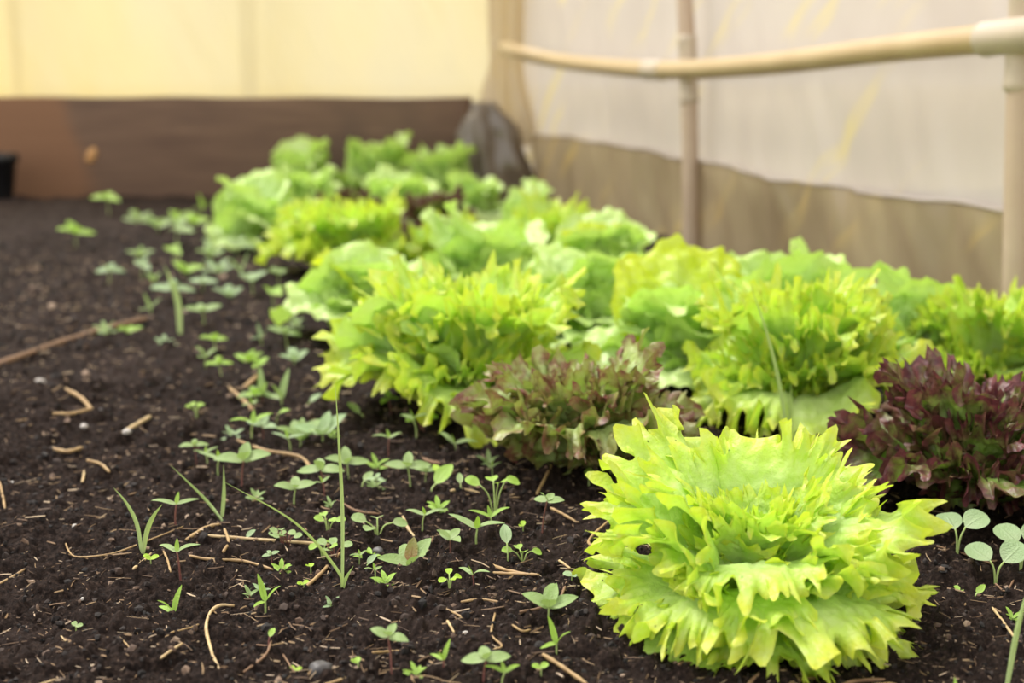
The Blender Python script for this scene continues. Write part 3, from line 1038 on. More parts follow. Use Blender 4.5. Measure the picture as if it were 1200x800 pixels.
for seed, tx, ty, dY, wide, mat, hs, roll, lab in [
        (18, 936, 286, 0.02, 'fold', 'butter', 1, 0.5, 'pointed upright leaf'), (37, 1036, 308, 0.02, 'fold', 'butter', 2, 0.6, 'pointed upright leaf'),
        (29, 630, 213, 0.0, 'mid', 'butter', 3, 0.2, 'pointed upright leaf'), (17, 782, 284, 0.10, 'broad', 'yellow', 4, 0.0, 'yellow-green leaf'),
        (17, 725, 372, -0.02, 'mid', 'butter', 5, -0.5, None), (17, 760, 345, -0.06, 'broad', 'butter', 6, 0.3, None),
        (20, 350, 325, -0.02, 'broad', 'butter', 7, 0.4, None), (20, 385, 290, 0.02, 'broad', 'yellow', 8, 0.0, 'yellow-green leaf'),
        (21, 545, 262, 0.06, 'broad', 'butter', 9, 0.0, None), (22, 690, 258, 0.05, 'broad', 'yellow', 10, 0.2, 'yellow-green leaf'),
        (12, 405, 375, 0.02, 'broad', 'butter', 11, 0.3, 'smooth pale leaf'), (12, 560, 335, 0.08, 'mid', 'yellow', 12, 0.0, 'yellow-green leaf'),
        (19, 620, 345, -0.04, 'broad', 'butter', 13, 0.2, None), (19, 700, 372, -0.12, 'broad', 'butter', 9, 0.1, None), (19, 755, 350, -0.05, 'broad', 'butter', 11, 0.4, None), (21, 600, 318, -0.10, 'broad', 'butter', 7, 0.0, None),
        (12, 430, 350, 0.04, 'broad', 'butter', 13, 0.2, 'smooth pale leaf'), (17, 880, 340, -0.02, 'mid', 'butter', 7, 0.3, None), (36, 880, 300, 0.04, 'mid', 'butter', 14, 0.0, None),
        (33, 372, 158, 0.03, 'mid', 'butter', 15, 0.2, None), (34, 476, 156, 0.0, 'mid', 'butter', 16, -0.2, None), (33, 330, 172, 0.0, 'mid', 'butter', 15, 0.4, None),
        (34, 430, 165, 0.05, 'broad', 'butter', 7, 0.0, None), (35, 550, 170, 0.0, 'mid', 'butter', 17, 0.3, None), (26, 262, 205, 0.0, 'broad', 'butter', 9, 0.5, None),
        (30, 480, 205, 0.0, 'mid', 'butter', 16, 0.3, None), (31, 330, 200, 0.0, 'broad', 'butter', 13, 0.2, None), (22, 745, 265, 0.0, 'mid', 'butter', 17, -0.3, None),
        (21, 505, 300, -0.05, 'broad', 'butter', 6, 0.4, None), (18, 905, 305, 0.0, 'mid', 'butter', 16, 0.3, None), (37, 1095, 350, 0.0, 'mid', 'butter', 15, 0.2, None)]:
    r_ = HEAD[seed]
    hero_leaf(r_, at_depth(tx, ty, r_.location.y + dY), 0.02, wide, hs, mat, roll=roll, label=lab)

# ------------------------------------------------------------------ weeds
def blade(Lg, W, shape='oval', fold=0.25, curl=0.3, n=11, m=5, seed=0):
    """flat leaf along +x, upper side +z, midrib folded, tip curling down"""
    u = np.linspace(0, 1, n)
    w = np.linspace(-1, 1, m)
    if shape == 'oval':
        prof = np.sin(PI * np.clip(u * 0.94 + 0.06 * u, 0, 1) ** 0.85) ** 0.75
        prof = 0.10 * (1 - u) + prof
        prof[-1] = 0.02
    elif shape == 'narrow':
        prof = np.sin(PI * u ** 0.8) ** 0.6 * (1 - 0.35 * u) + 0.08 * (1 - u)
        prof[-1] = 0.02
    elif shape == 'round':
        prof = np.sqrt(np.clip(1 - ((u - 0.52) / 0.48) ** 2, 0, 1))
        prof[0] = 0.12
        prof[-1] = 0.12
    else:   # grass
        prof = (1 - u ** 3) * (0.7 + 0.3 * np.sin(PI * u)) + 0.02
    Wd, Uu = np.meshgrid(w, u)
    hw = W / 2 * prof[:, None]
    x = Lg * Uu
    y = hw * Wd
    z = fold * np.abs(y) + 0.02 * Lg * np.sin(Uu * 5 + seed)
    ang = -curl * Uu
    # bend downward progressively
    al = -curl * u
    cx_ = np.concatenate([[0], np.cumsum(np.cos(al[1:])) * Lg / (n - 1)])
    cz_ = np.concatenate([[0], np.cumsum(np.sin(al[1:])) * Lg / (n - 1)])
    A = np.repeat(al[:, None], m, 1)
    V = np.stack([cx_[:, None] - z * np.sin(A), y, cz_[:, None] + z * np.cos(A)], -1).reshape(-1, 3)
    U = np.stack([(Wd + 1) / 2, Uu], -1).reshape(-1, 2)
    return V, grid_faces(n, m), U


WEED_GROUP = 'weed seedlings on the bare soil'


def leaf_part(root, base, az, el, Lg, W, mat, shape, curl=0.3, fold=0.25, roll=0.0, name='leaf', seed=0):
    v, f, u = blade(Lg, W, shape, fold, curl, seed=seed)
    o = MB().add(v, f, u).build(name, M[mat], root, loc=base)
    o.rotation_euler = (roll + 0.5 * math.cos(az), -el, az)
    return o


def weed(px, py, typ, hpx, spx, az, mat, label, name='weed_seedling', cat='seedling', stem='stem_green', seed=0, group=WEED_GROUP, parts=True):
    """hpx: height and spx: leaf length, in photo pixels at that distance"""
    rs = random.Random(seed * 7 + int(px) * 3 + int(py))
    x, y = gp(px, py)
    mpp = y / FPX * 1.02
    h, s = hpx * mpp * 1.12, spx * mpp * 1.06
    z = sh(x, y) - 0.002
    root = thing(name, label, cat, (x, y, z), group)
    az = rad(az)
    J = lambda a: rs.uniform(-a, a)
    stems = MB()

    def st(p, r=None):
        r = r or max(0.00055, 0.0017 * (s / 0.03) ** 0.5 * 0.55)
        stems.add(*tube(smooth_path(p, 8), np.linspace(r * 1.25, r, len(smooth_path(p, 8))), 6))
    topp = (J(0.12) * h, J(0.12) * h, h * 0.72)
    lf = lambda *a, **k: leaf_part(root, *a, seed=rs.random() * 6, **k)
    if typ == 'four':
        st([(0, 0, -0.004), (topp[0] * 0.3, topp[1] * 0.6, h * 0.35), topp])
        for a in (az, az + PI):
            lf(topp, a + J(0.25), rad(18) + J(0.3), s * rs.uniform(0.9, 1.1), s * 0.48, mat, 'oval', curl=0.5)
        for a in (az + PI / 2, az - PI / 2):
            lf((topp[0], topp[1], topp[2] + 0.001), a + J(0.4), rad(48) + J(0.25), s * rs.uniform(0.55, 0.8), s * 0.40, mat, 'oval', curl=0.4)
    elif typ == 'pair':
        st([(0, 0, -0.004), (0.1 * topp[0], topp[1], h * 0.4), topp])
        for a in (az, az + PI):
            lf(topp, a + J(0.3), rad(34) + J(0.2), s * rs.uniform(0.85, 1.1), s * 0.24, mat, 'narrow', curl=0.75)
        lf((topp[0], topp[1], topp[2] + 0.0005), az + PI / 2 + J(0.6), rad(68), s * 0.5, s * 0.2, 'bright' if mat != 'lime' else 'lime', 'narrow', curl=0.1)
    elif typ == 'upright':
        st([(0, 0, -0.004), (0, 0, h * 0.3), (0, 0, h * 0.45)])
        b = (0, 0, h * 0.42)
        lf(b, az + J(0.3), rad(72), s, s * 0.26, mat, 'narrow', curl=0.2)
        lf(b, az + PI + J(0.3), rad(58), s * 0.85, s * 0.25, mat, 'narrow', curl=0.4)
        lf(b, az + PI / 2 + J(0.4), rad(20), s * 0.8, s * 0.22, mat, 'narrow', curl=0.5)
    elif typ == 'round':
        for q_ in range(2):
            a = PI / 2 + (0.75 if q_ else -0.75) + 0.3 * math.cos(az) + J(0.3)
            e = (math.cos(a) * s * 0.30, math.sin(a) * s * 0.2, h * rs.uniform(0.75, 0.95))
            st([(0, 0, -0.004), (e[0] * 0.3, e[1] * 0.3, h * 0.5), e])
            lf(e, a, rad(34) + J(0.2), s, s * 0.98, mat, 'round', curl=0.25, fold=0.15)
    elif typ == 'clover':
        for q_ in range(4):
            a = az + q_ * PI / 2 + J(0.4)
            d = s * rs.uniform(0.3, 0.9)
            e = (math.cos(a) * d, math.sin(a) * d, h * rs.uniform(0.75, 1.0))
            st([(0, 0, -0.004), (e[0] * 0.4, e[1] * 0.4, h * 0.6), e])
            lf(e, a, rad(10) + J(0.4), s * 0.9, s * 0.75, mat, 'round', curl=0.3)
    elif typ == 'rosette':
        st([(0, 0, -0.004), (0, 0, h * 0.15), (0, 0, h * 0.3)])
        for q_ in range(7):
            a = az + q_ * 2.4 + J(0.2)
            lf((0, 0, h * (0.1 + 0.03 * q_)), a, rad(15 + 7 * q_) + J(0.15), s * rs.uniform(0.7, 1.0), s * 0.26, mat, 'oval', curl=0.5)
    elif typ == 'big':
        st([(0, 0, -0.004), (0, 0, h * 0.15), (0, 0, h * 0.28)])
        for q_ in range(4):
            a = az + q_ * PI / 2 + J(0.3)
            lf((0, 0, h * 0.25), a, rad(42) + J(0.2), s * rs.uniform(0.85, 1.05), s * 0.42, mat, 'oval', curl=0.5)
        bz = 'bronze leaf' in label and 'one bronze' in label
        o = lf((0, 0, h * 0.27), az + 1.0, rad(58), s * 0.75, s * 0.32, 'beet' if bz else mat, 'oval', curl=0.2)
        if bz:
            tag(o, 'bronze red young leaf')
    elif typ == 'single':
        e = (math.cos(az) * s * 0.2, math.sin(az) * s * 0.2, h * 0.6)
        st([(0, 0, -0.004), (0, 0, h * 0.3), e])
        lf(e, az, rad(38) + J(0.2), s, s * 0.5, mat, 'oval', curl=0.3)
    elif typ == 'tiny':
        st([(0, 0, -0.003), (0, 0, h * 0.4), (0, 0, h * 0.7)])
        for a in (az, az + PI * 0.8):
            lf((0, 0, h * 0.7), a + J(0.4), rad(28) + J(0.2), s, s * 0.7, mat, 'round', curl=0.3)
    if stems.V:
        stems.build('stem', M[stem], root)
    return root


W = [
    # px, py, type, height, leaf length (px), azimuth, material, stem, label
    (203, 708, 'upright', 22, 33, 60, 'bright', 'stem_green', 'bright green seedling with one upright leaf, alone on open soil'),
    (206, 618, 'pair', 40, 28, 10, 'grey', 'stem_red', 'narrow leaved seedling just behind another, right of the forked grass'),
    (212, 680, 'pair', 50, 30, -10, 'grey', 'stem_red', 'tall narrow leaved seedling beside the bent straws, right of the forked grass'),
    (177, 664, 'tiny', 12, 10, 40, 'lime', 'stem_green', 'tiny lime seedling beside a short straw'),
    (88, 718, 'tiny', 12, 9, 0, 'grey', 'stem_green', 'tiny pale sprout far out on the bare soil'),
    (311, 708, 'upright', 40, 33, 150, 'bright', 'stem_green', 'slender upright seedling with drooping narrow leaves before long straw'),
    (330, 668, 'rosette', 22, 20, 0, 'bright', 'stem_green', 'small many leaved rosette beyond the slender upright seedling'),
    (364, 660, 'tiny', 14, 9, 100, 'lime', 'stem_green', 'tiny yellow green sprout left of the tall grass'),
    (356, 687, 'tiny', 7, 8, 30, 'lime', 'stem_green', 'tiny flat lime sprout near the foot of the tall grass'),
    (388, 712, 'rosette', 16, 14, 70, 'blue', 'stem_green', 'small whitish green rosette in front of the tall grass'),
    (315, 760, 'single', 20, 14, 70, 'bright', 'stem_red', 'single oval leaf sprouting by a curved root'),
    (346, 778, 'tiny', 10, 8, 0, 'lime', 'stem_green', 'tiny two leaved sprout left of the dark stone'),
    (420, 795, 'tiny', 12, 10, 80, 'bright', 'stem_green', 'tiny green sprout at the bottom edge of view'),
    (459, 792, 'four', 62, 26, 165, 'grey', 'stem_red', 'tall purple stemmed seedling with oval leaves near bottom edge'),
    (488, 796, 'rosette', 24, 20, 20, 'bright', 'stem_green', 'low leafy clump beside the tall purple stemmed seedling'),
    (520, 794, 'upright', 24, 26, 50, 'bright', 'stem_red', 'low bronze leaved clump, third along the bottom edge'),
    (566, 800, 'four', 40, 33, 5, 'grey', 'stem_red', 'long leaved cross shaped seedling at the bottom edge'),
    (588, 802, 'pair', 30, 28, 20, 'bright', 'stem_green', 'narrow leaved seedling touching the cross shaped one at bottom edge'),
    (634, 792, 'tiny', 18, 12, 70, 'bright', 'stem_green', 'small sprout left of thick straw at bottom edge'),
    (652, 764, 'upright', 26, 34, 130, 'bright', 'stem_green', 'upright two leaved seedling left of the large lettuce'),
    (643, 728, 'big', 46, 40, 0, 'grey', 'stem_green', 'sturdy oval leaved seedling touching the large front lettuce'),
    (527, 692, 'clover', 16, 11, 20, 'lime', 'stem_green', 'lime green trefoil sprout on the crumbly mound'),
    (555, 684, 'pair', 26, 26, 150, 'grey', 'stem_red', 'purple centred seedling with one long leaf by straw pieces'),
    (452, 692, 'rosette', 34, 22, 10, 'bright', 'stem_green', 'leafy clump between tall grass and bronze leaved seedling'),
    (480, 662, 'big', 40, 44, 20, 'grey', 'stem_red', 'large oval leaved seedling with one bronze leaf'),
    (528, 645, 'four', 26, 26, 120, 'grey', 'stem_red', 'oval leaved seedling right of the bronze leaved one'),
    (558, 638, 'pair', 26, 40, 160, 'grey', 'stem_green', 'seedling with one long leaf stretching left, middle of the weeds'),
    (595, 658, 'single', 34, 26, 100, 'blue', 'stem_green', 'round leaf on pale stem above the straw pieces'),
    (612, 655, 'clover', 18, 14, 0, 'bright', 'stem_green', 'low clover like sprout beside straw pieces'),
    (613, 622, 'tiny', 14, 9, 90, 'lime', 'stem_green', 'tiny sprout on bare soil before the red lettuce'),
    (495, 618, 'pair', 26, 24, 165, 'grey', 'stem_green', 'narrow V shaped seedling behind the bronze leaved one'),
    (514, 600, 'rosette', 28, 22, 0, 'bright', 'stem_green', 'leafy clump left of the tall clover'),
    (580, 606, 'clover', 44, 20, 10, 'bright', 'stem_green', 'tall clover with round leaves before the red lettuce'),
    (576, 622, 'pair', 14, 26, 10, 'bright', 'stem_green', 'low narrow seedling at the foot of the tall clover'),
    (635, 630, 'four', 52, 22, 150, 'grey', 'stem_red', 'purple stemmed oval seedling by a stick, before the red lettuce'),
    (506, 574, 'single', 16, 34, 50, 'bright', 'stem_green', 'single broad oval leaf lying left of the red lettuce'),
    (540, 578, 'single', 16, 15, 100, 'grey', 'stem_green', 'small round leaf at the foot of the red lettuce'),
    (481, 566, 'four', 30, 27, 10, 'grey', 'stem_green', 'leafy seedling midway between tall grass and red lettuce'),
    (516, 556, 'single', 20, 16, 120, 'lime', 'stem_green', 'pale green leaf close to the red lettuce'),
    (535, 522, 'pair', 20, 28, 165, 'grey', 'stem_green', 'seedling with long pale leaf touching the red lettuce'),
    (455, 528, 'pair', 30, 20, 25, 'grey', 'stem_red', 'reddish stemmed seedling below the second frilly lettuce'),
    (488, 512, 'pair', 30, 28, 150, 'grey', 'stem_green', 'slim seedling under the skirt leaves of second frilly lettuce'),
    (425, 488, 'single', 10, 18, 170, 'grey', 'stem_green', 'flat oval leaf near the second frilly lettuce'),
    (408, 552, 'four', 30, 28, 20, 'grey', 'stem_green', 'oval leaved seedling right behind the tall grass'),
    (440, 568, 'rosette', 18, 16, 20, 'grey', 'stem_green', 'low pale rosette behind the soil mound, right of tall grass'),
    (380, 572, 'four', 36, 28, 5, 'grey', 'stem_red', 'red stemmed oval seedling left of the tall grass'),
    (344, 588, 'four', 26, 26, 10, 'grey', 'stem_green', 'grey green seedling above the drooping grass blade'),
    (384, 622, 'clover', 22, 13, 20, 'bright', 'stem_green', 'round leaved sprout just left of the tall grass, upper'),
    (378, 644, 'clover', 22, 12, 60, 'bright', 'stem_green', 'round leaved sprout just left of the tall grass, lower'),
    (434, 646, 'rosette', 26, 22, 140, 'bright', 'stem_green', 'light green rosette right of the tall grass'),
    (325, 625, 'tiny', 12, 12, 10, 'grey', 'stem_green', 'small pale sprout behind the long straw'),
    (283, 562, 'four', 40, 34, 10, 'grey', 'stem_red', 'grey green four leaved seedling near the tip of drooping grass'),
    (255, 545, 'pair', 26, 26, 165, 'grey', 'stem_green', 'long leaved seedling left of the four leaved one'),
    (295, 512, 'pair', 24, 30, 30, 'bright', 'stem_green', 'pale seedling with one leaf pointing right, upper weeds'),
    (352, 512, 'big', 42, 36, 30, 'grey', 'stem_green', 'tall cluster of oval leaves, left one of two'),
    (378, 512, 'big', 50, 38, 10, 'blue', 'stem_green', 'tall cluster of oval leaves, right one of two'),
    (307, 462, 'upright', 24, 34, 110, 'grey', 'stem_red', 'upright leaf bunch nearer the second frilly lettuce, left stem'),
    (330, 466, 'upright', 24, 36, 60, 'grey', 'stem_green', 'upright leaf bunch nearer the second frilly lettuce, right stem'),
    (230, 530, 'four', 30, 16, 20, 'grey', 'stem_red', 'small solitary seedling left of the weed patch'),
    (300, 575, 'rosette', 18, 18, 40, 'grey', 'stem_green', 'low seedling in front of the four leaved one'),
    (360, 468, 'single', 8, 16, 20, 'blue', 'stem_green', 'flat round leaf left of the second frilly lettuce'),
    (690, 562, 'single', 14, 20, 85, 'bright', 'stem_green', 'small upright oval leaf between red and front lettuce'),
    (735, 606, 'tiny', 8, 9, 0, 'bright', 'stem_green', 'tiny sprout left of the front lettuce leaves'),
    (670, 690, 'tiny', 10, 12, 150, 'blue', 'stem_green', 'small sprout tucked under the front lettuce'),
    (1122, 640, 'round', 36, 30, 175, 'blue', 'stem_green', 'two round blue green leaves on a stem below the dark lettuce'),
    (1168, 660, 'round', 34, 32, 170, 'blue', 'stem_green', 'round leaved seedling right of the first, below dark lettuce'),
    (1197, 655, 'round', 36, 32, 120, 'blue', 'stem_green', 'round leaved seedling at the right edge of view'),
    (1143, 684, 'single', 16, 16, 30, 'bright', 'stem_green', 'single pale leaf on a leaning stem, right of front lettuce'),
    (1188, 706, 'rosette', 22, 18, 30, 'bright', 'stem_green', 'small leafy sprout near the pale straw at right edge'),
    (1125, 680, 'tiny', 10, 9, 120, 'bright', 'stem_green', 'tiny sprout beside the leaning pale leaf'),
    (1122, 805, 'upright', 20, 24, 80, 'bright', 'stem_green', 'green sprout at bottom edge right of the front lettuce'),
]
for i, (px, py, typ, h, s, az, mt, stm, lab) in enumerate(W):
    weed(px, py, typ, h, s, az, mt, lab, stem=stm, seed=i,
         name='radish_seedling' if typ == 'round' else 'clover' if typ == 'clover' else 'weed_seedling')

# blurred weeds further down the bed
FAR = [(120, 385), (150, 378), (235, 372), (255, 398), (175, 362), (290, 408), (310, 392), (335, 398), (236, 338), (130, 322), (165, 318),
       (180, 330), (268, 342), (300, 340), (330, 330), (222, 318), (255, 316), (280, 322), (200, 300), (245, 300), (300, 305), (160, 292), (210, 282),
       (250, 280), (185, 268), (225, 265), (160, 256), (205, 250), (240, 248), (130, 248), (85, 282), (275, 296), (320, 358), (346, 372), (205, 352),
       (300, 432), (262, 432), (240, 415), (345, 420), (190, 390)]
for i, (px, py) in enumerate(FAR):
    rs_ = random.Random(900 + i)
    weed(px + rs_.uniform(-4, 4), py + 4, rs_.choice(['four', 'rosette', 'big', 'four', 'upright']), rs_.uniform(16, 24), rs_.uniform(17, 26),
         rs_.uniform(0, 180), rs_.choice(['grey', 'grey', 'blue', 'bright']), 'small out of focus weed among many on the far left soil',
         seed=900 + i, group='blurred weeds beside the far lettuces')


rs_ = random.Random(31)
for i in range(34):
    px, py = rs_.uniform(225, 640), rs_.uniform(455, 690)
    if px > 480 + (690 - py) * 0.75:
        px -= 190
    weed(px, py, rs_.choice(['four', 'rosette', 'pair', 'clover', 'four', 'single']), rs_.uniform(16, 28), rs_.uniform(11, 22), rs_.uniform(-30, 60),
         rs_.choice(['grey', 'bright', 'grey', 'blue']), 'small plain green seedling scattered through the near weed patch', seed=500 + i,
         stem=rs_.choice(['stem_green', 'stem_red']), group='plain seedlings of the near weed patch')


# grasses
def grass(px, py, blades, label, width=0.0042, mat='grass', name='grass_tuft'):
    """blades: list of picture paths from the foot; every blade leans in its own plane"""
    x, y = gp(px, py)
    z = sh(x, y) - 0.003
    root = thing(name, label, 'grass', (x, y, z), 'grasses in the bed')
    for bl, wd, dep in blades:
        pts = [(x, y, z)]
        for k, (qx, qy) in enumerate(bl):
            pts.append(at_depth(qx, qy, y + dep * (k + 1) / len(bl)))
        P = smooth_path(pts, 24) - np.array([x, y, z])
        n = len(P)
        t = np.linspace(0, 1, n)
        T = np.gradient(P, axis=0)
        T /= np.linalg.norm(T, axis=1, keepdims=True)
        Sd = np.cross(T, np.array([0.15, 1.0, 0.1]))
        Sd /= np.linalg.norm(Sd, axis=1, keepdims=True)
        Nn = np.cross(Sd, T)
        hw = (wd / 2) * (1 - t ** 2.5) * (0.75 + 0.4 * np.sin(PI * t)) + 0.0001
        V = np.stack([P + Sd * hw[:, None] * w + Nn * hw[:, None] * abs(w) * 0.45 for w in (-1, -0.5, 0, 0.5, 1)], 1).reshape(-1, 3)
        U = np.stack([np.tile(np.linspace(0, 1, 5), n), np.repeat(t, 5)], -1)
        MB().add(V, grid_faces(n, 5), U).build('blade', M[mat], root)
    return root


grass(401, 690, [([(401, 600), (397, 520), (393, 452)], 0.0030, 0.02), ([(395, 668), (345, 612), (262, 564)], 0.0027, -0.03), ([(405, 678), (414, 663)], 0.003, 0.0)],
      'tall grass with one erect blade and one long blade drooping left')
grass(166, 645, [([(160, 615), (148, 590), (133, 571)], 0.004, 0.02), ([(172, 622), (180, 604), (190, 591)], 0.0045, -0.01)],
      'forked grass seedling with two blades on the open soil')
grass(926, 530, [([(915, 460), (900, 395), (880, 335)], 0.0042, 0.02), ([(926, 490), (927, 450)], 0.004, 0.0), ([(933, 505), (942, 515)], 0.002, -0.02)],
      'thin pale grass stems between the front lettuce and the frilly one behind')
grass(259, 602, [([(262, 580), (262, 545)], 0.004, 0.01)], 'short erect grass blade left of the drooping grass tip')
grass(262, 606, [([(240, 585), (200, 545)], 0.0035, 0.03)], 'thin grass blade slanting left over fallen stalks')
grass(210, 380, [([(208, 355), (200, 330), (192, 310)], 0.011, 0.03)], 'blurred wide grass blade standing among the far weeds')
grass(1180, 790, [([(1190, 750), (1198, 715), (1204, 690)], 0.004, 0.02)], 'curved green grass stem in the bottom right corner')

# ------------------------------------------------------------------ fallen straw, twigs, stones
def straw(path, r_px, mat, label, name='straw_stalk', cat='straw', lift=0.0, ends=None, group='fallen stalks on the soil'):
    P = []
    for k, (qx, qy) in enumerate(path):
        x, y = gp(qx, qy, 0.004)
        P.append((x, y, 0))
    P = smooth_path(P, 22)
    hts = soil_h(P[:, 0], P[:, 1])
    ymean = P[:, 1].mean()
    r = 0.88 * r_px * ymean / FPX
    # lie across the clods: smooth the ground profile and rest on it
    tt_ = np.linspace(-1, 1, len(P))
    hs = np.polyval(np.polyfit(tt_, hts, 1), tt_)
    hs = hs + max(0.0, float(np.percentile(hts - hs, 82)) - r * 0.5)
    P[:, 2] = hs + r * 0.6 + 0.0008
    if ends:
        P[:, 2] += np.linspace(ends[0], ends[1], len(P))
    P[:, 2] += lift
    o0 = P[len(P) // 2].copy()
    t = np.linspace(0, 1, len(P))
    R = r * (1 + 0.12 * np.sin(t * 21 + r_px * 9)) * np.interp(t, [0, 0.06, 0.9, 1], [0.75, 1, 0.95, 0.6])
    v, f = tube(P - o0, R, 8)
    o = MB().add(v, f).build(name, M[mat], None, loc=tuple(o0))
    return tag(o, label, cat, group)


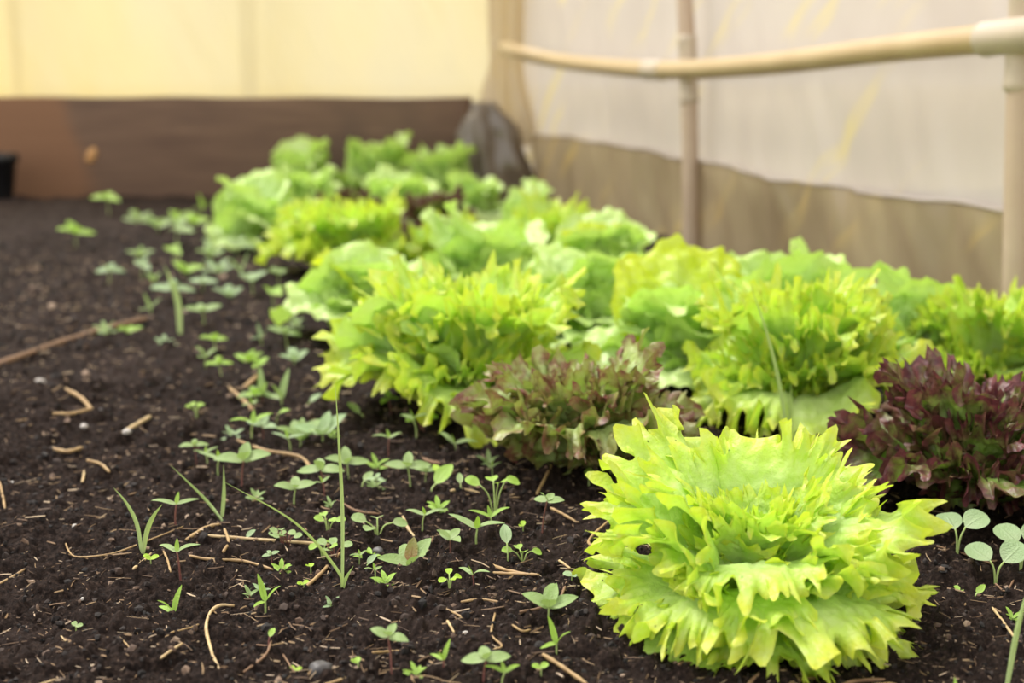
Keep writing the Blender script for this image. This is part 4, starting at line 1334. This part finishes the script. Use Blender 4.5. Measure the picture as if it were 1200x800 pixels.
ST = [
    ([(-15, 424), (60, 400), (120, 383), (172, 372)], 4.2, 'twig', 'long thick brown twig lying blurred at the left edge', 'twig'),
    ([(74, 458), (95, 467), (108, 479)], 3.0, 'straw', 'short bent straw out of focus at far left'),
    ([(108, 479), (85, 487), (62, 489)], 2.6, 'straw', 'brown stalk meeting the bent straw at far left'),
    ([(148, 496), (162, 488), (176, 480)], 3.0, 'pale_straw', 'pale slanting straw on the blurred soil, next to a tan chip'),
    ([(60, 513), (78, 516), (96, 511)], 3.0, 'straw', 'flat tan fragment on blurred soil'),
    ([(238, 626), (310, 628), (386, 630)], 2.4, 'pale_straw', 'longest straight pale straw running towards the tall grass'),
    ([(222, 650), (245, 652), (285, 652), (320, 660)], 2.2, 'straw', 'straw stalk just below the long straight straw'),
    ([(218, 630), (240, 618), (257, 615)], 2.6, 'straw', 'short thick straw above the long straight one'),
    ([(274, 694), (258, 695), (246, 705), (241, 725), (247, 752), (251, 765), (258, 781)], 2.4, 'pale_straw', 'curved pale root shaped like a hook on the open soil'),
    ([(156, 668), (168, 655), (177, 643)], 2.0, 'pale_straw', 'short pale straw leaning beside the tiny lime sprout'),
    ([(188, 770), (200, 764), (214, 758)], 2.0, 'pale_straw', 'short pale straw left of the hooked root'),
    ([(74, 615), (80, 635), (92, 645), (130, 644), (165, 635), (215, 618)], 1.2, 'straw', 'thin wiry stalk winding past the forked grass'),
    ([(-4, 662), (14, 655), (28, 649)], 1.8, 'straw', 'straw lying at left edge, middle height'),
    ([(-2, 548), (2, 565), (5, 583)], 1.8, 'straw', 'blurred straw at left edge, upright in view'),
    ([(36, 788), (50, 783), (64, 777)], 1.8, 'pale_straw', 'pale straw pair in the bottom left corner, upper'),
    ([(38, 785), (45, 787), (53, 787)], 1.4, 'pale_straw', 'pale straw pair in the bottom left corner, lower'),
    ([(70, 721), (75, 731), (81, 739)], 1.2, 'pale_straw', 'tiny pale sliver below the tiny pale sprout'),
    ([(358, 675), (375, 660), (398, 636)], 2.6, 'straw', 'rough straw leaning up to the tall grass'),
    ([(300, 740), (325, 748), (345, 778)], 1.4, 'twig', 'dark thin root curving by the single oval leaf', 'twig'),
    ([(285, 780), (310, 765), (318, 752)], 1.8, 'twig', 'brown root below the single oval leaf', 'twig'),
    ([(370, 800), (395, 792), (420, 786)], 2.4, 'straw', 'straw at the bottom edge below the dark stone'),
    ([(436, 760), (452, 752), (470, 744)], 2.4, 'straw', 'straw crossing behind the tall purple stemmed seedling'),
    ([(636, 775), (660, 784), (688, 797)], 3.2, 'straw', 'thick tan straw at bottom edge left of front lettuce'),
    ([(609, 719), (635, 716), (655, 708), (664, 690)], 2.2, 'twig', 'curved brown root under the sturdy oval seedling', 'twig'),
    ([(580, 722), (576, 745), (588, 757), (578, 760)], 1.6, 'straw', 'hooked straw bit below the crumbly mound'),
    ([(524, 723), (528, 732), (532, 742)], 2.0, 'pale_straw', 'short stub of straw below the lime trefoil'),
    ([(520, 710), (533, 715), (543, 720)], 1.8, 'straw', 'short straw just under the lime trefoil'),
    ([(570, 652), (592, 664), (620, 674)], 2.8, 'straw', 'fibrous straw piece beside the round leaf stem'),
    ([(578, 664), (600, 670), (632, 676)], 2.4, 'straw', 'lower straw piece under the round leaf stem'),
    ([(629, 574), (640, 560), (650, 545)], 2.2, 'straw', 'slanting brown stick before the red lettuce'),
    ([(645, 597), (658, 604), (674, 614)], 2.0, 'straw', 'pale stick crossing the purple stemmed oval seedling'),
    ([(700, 655), (690, 640), (714, 612)], 2.0, 'straw', 'grey brown stalk leaning to the front lettuce edge'),
    ([(655, 655), (660, 662), (668, 672)], 2.0, 'pale_straw', 'short broken straw left of front lettuce'),
    ([(395, 592), (420, 600), (445, 598)], 1.8, 'twig', 'dark root on the mound right of tall grass', 'twig'),
    ([(472, 602), (478, 611), (486, 618)], 2.4, 'pale_straw', 'pale chip behind the bronze leaved seedling'),
    ([(528, 576), (545, 571), (562, 571)], 2.0, 'pale_straw', 'light stalk touching the tall clover leaves'),
    ([(495, 525), (506, 529), (517, 531)], 2.6, 'twig', 'reddish brown stick below second frilly lettuce', 'twig'),
    ([(268, 452), (285, 462), (302, 475)], 3.0, 'straw', 'blurred tan stalk beside the upright leaf bunch'),
    ([(285, 448), (294, 441), (302, 435)], 3.4, 'straw', 'blurred thick straw behind the upright leaf bunch'),
    ([(275, 508), (310, 518), (352, 524), (366, 540)], 2.4, 'straw', 'long tan stem lying through the upper weeds'),
    ([(1098, 630), (1130, 634), (1166, 642)], 1.6, 'twig', 'thin brown stalk behind the round leaved seedling', 'twig'),
    ([(1164, 696), (1178, 717), (1196, 744)], 2.0, 'pale_straw', 'pale straight straw at the right edge'),
    ([(1168, 660), (1180, 668), (1190, 655)], 1.5, 'twig', 'dark bent twig by the right edge seedlings', 'twig'),
    ([(868, 800), (888, 778), (918, 770)], 3.0, 'twig', 'dry root spreading under the front lettuce, left branch', 'twig'),
    ([(915, 800), (935, 780), (958, 772)], 3.0, 'twig', 'dry root spreading under the front lettuce, middle branch', 'twig'),
    ([(975, 796), (1000, 780), (1040, 772)], 3.2, 'twig', 'thick dry root under the front lettuce, right branch', 'twig'),
    ([(1020, 800), (1045, 788), (1060, 784)], 2.6, 'straw', 'tan stalk at bottom edge below the front lettuce'),
    ([(1130, 792), (1160, 798), (1195, 790)], 2.2, 'straw', 'tan straw in the bottom right corner'),
    ([(795, 778), (803, 768), (815, 762)], 2.0, 'twig', 'small twig under the left side of front lettuce', 'twig'),
    ([(96, 555), (97, 545), (98, 532)], 2.0, 'pale_straw', 'short upright pale straw on blurred soil'),
    ([(102, 538), (118, 540), (128, 546)], 2.2, 'straw', 'tan sliver beside the short upright straw'),
    ([(190, 640), (196, 655), (200, 672)], 1.6, 'straw', 'small straw left of the tall narrow leaved seedling'),
    ([(262, 655), (268, 640), (263, 622)], 2.2, 'straw', 'bent straw crossing the long straight straw'),
    ([(200, 735), (222, 724), (232, 715)], 1.4, 'straw', 'fine straw right of the lone bright seedling'),
    ([(140, 735), (148, 745), (158, 758)], 1.2, 'straw', 'fine straw on open soil left of hooked root'),
    ([(540, 705), (565, 703), (590, 708)], 1.8, 'straw', 'thin straw across the crumbly mound'),
    ([(600, 735), (612, 738), (622, 732)], 1.8, 'straw', 'short straw below the curved brown root'),
]
for s in ST:
    straw(s[0], s[1], s[2], s[3], name=s[4] if len(s) > 4 else 'straw_stalk', cat=s[4] if len(s) > 4 else 'straw')


def stone(px, py, wpx, mat, label, seed, flat=0.65, name='pebble'):
    x, y = gp(px, py)
    r = wpx / 2 * y / FPX
    n, m = 14, 22
    th = np.linspace(0.02, PI - 0.02, n)[:, None]
    ph_ = np.linspace(0, 2 * PI, m, endpoint=False)[None]
    d = np.stack([np.sin(th) * np.cos(ph_), np.sin(th) * np.sin(ph_), np.cos(th) + 0 * ph_], -1)
    k = 1 + 0.35 * pnoise(d[..., 0] * 1.4 + seed, d[..., 1] * 1.4 + d[..., 2], seed)
    V = (d * k[..., None] * np.array([1, 0.8, flat]) * r).reshape(-1, 3)
    o = MB().add(V, grid_faces(n, m, wrap=True)).build(name, M[mat], loc=(x, y, sh(x, y) + r * flat * 0.35))
    o.rotation_euler = (0, 0, seed)
    return tag(o, label, 'stone', 'stones on the soil')


for a in [(376, 782, 34, 'stone', 'dark rounded stone at the bottom edge', 1, 0.7, 'stone'), (98, 496, 11, 'pebble', 'whitish pebble on the blurred soil', 2),
          (46, 437, 13, 'pebble', 'blurred pale pebble below the long twig', 3), (149, 509, 11, 'pebble', 'tan pebble beneath the pale slanting straw', 4),
          (191, 508, 9, 'pebble', 'grey pebble on soil right of tan pebble', 5), (13, 551, 7, 'pebble', 'small white pebble near left edge', 6),
          (88, 615, 8, 'pebble', 'small tan pebble left of the forked grass', 7), (96, 689, 6, 'pebble', 'tiny white pebble on the open soil', 8),
          (443, 640, 16, 'stone', 'dark pebble beside the light green rosette', 9), (545, 742, 10, 'pebble', 'pinkish pebble below the crumbly mound', 10)]:
    stone(*a)

# ------------------------------------------------------------------ light
w = bpy.data.worlds.new('world')
sc.world = w
w.use_nodes = True
nt = w.node_tree
nt.nodes.clear()
tc = nt.nodes.new('ShaderNodeTexCoord')
sep = nt.nodes.new('ShaderNodeSeparateXYZ')
L(nt, tc.outputs['Generated'], sep.inputs[0])
c = ramp(nt, sep.outputs[2], [(0.0, (0.97, 0.92, 0.80)), (0.25, (1.0, 0.97, 0.92)), (1.0, (0.97, 0.99, 1.0))])
bg = N(nt, 'ShaderNodeBackground', Strength=1.0)
L(nt, c, bg.inputs[0])
o = nt.nodes.new('ShaderNodeOutputWorld')
L(nt, bg.outputs[0], o.inputs[0])
sd = bpy.data.lights.new('sun', 'SUN')
sd.energy = 2.5
sd.angle = rad(25)
sd.color = (1.0, 0.96, 0.89)
so_ = bpy.data.objects.new('sun', sd)
COL.objects.link(so_)
so_.rotation_euler = Vector((0.45, -0.42, -1.0)).to_track_quat('-Z', 'Y').to_euler()

sc.view_settings.view_transform = 'Standard'
sc.view_settings.look = 'None'
sc.view_settings.gamma = 1.0
sc.view_settings.use_curve_mapping = False
sc.view_settings.exposure = 0.68
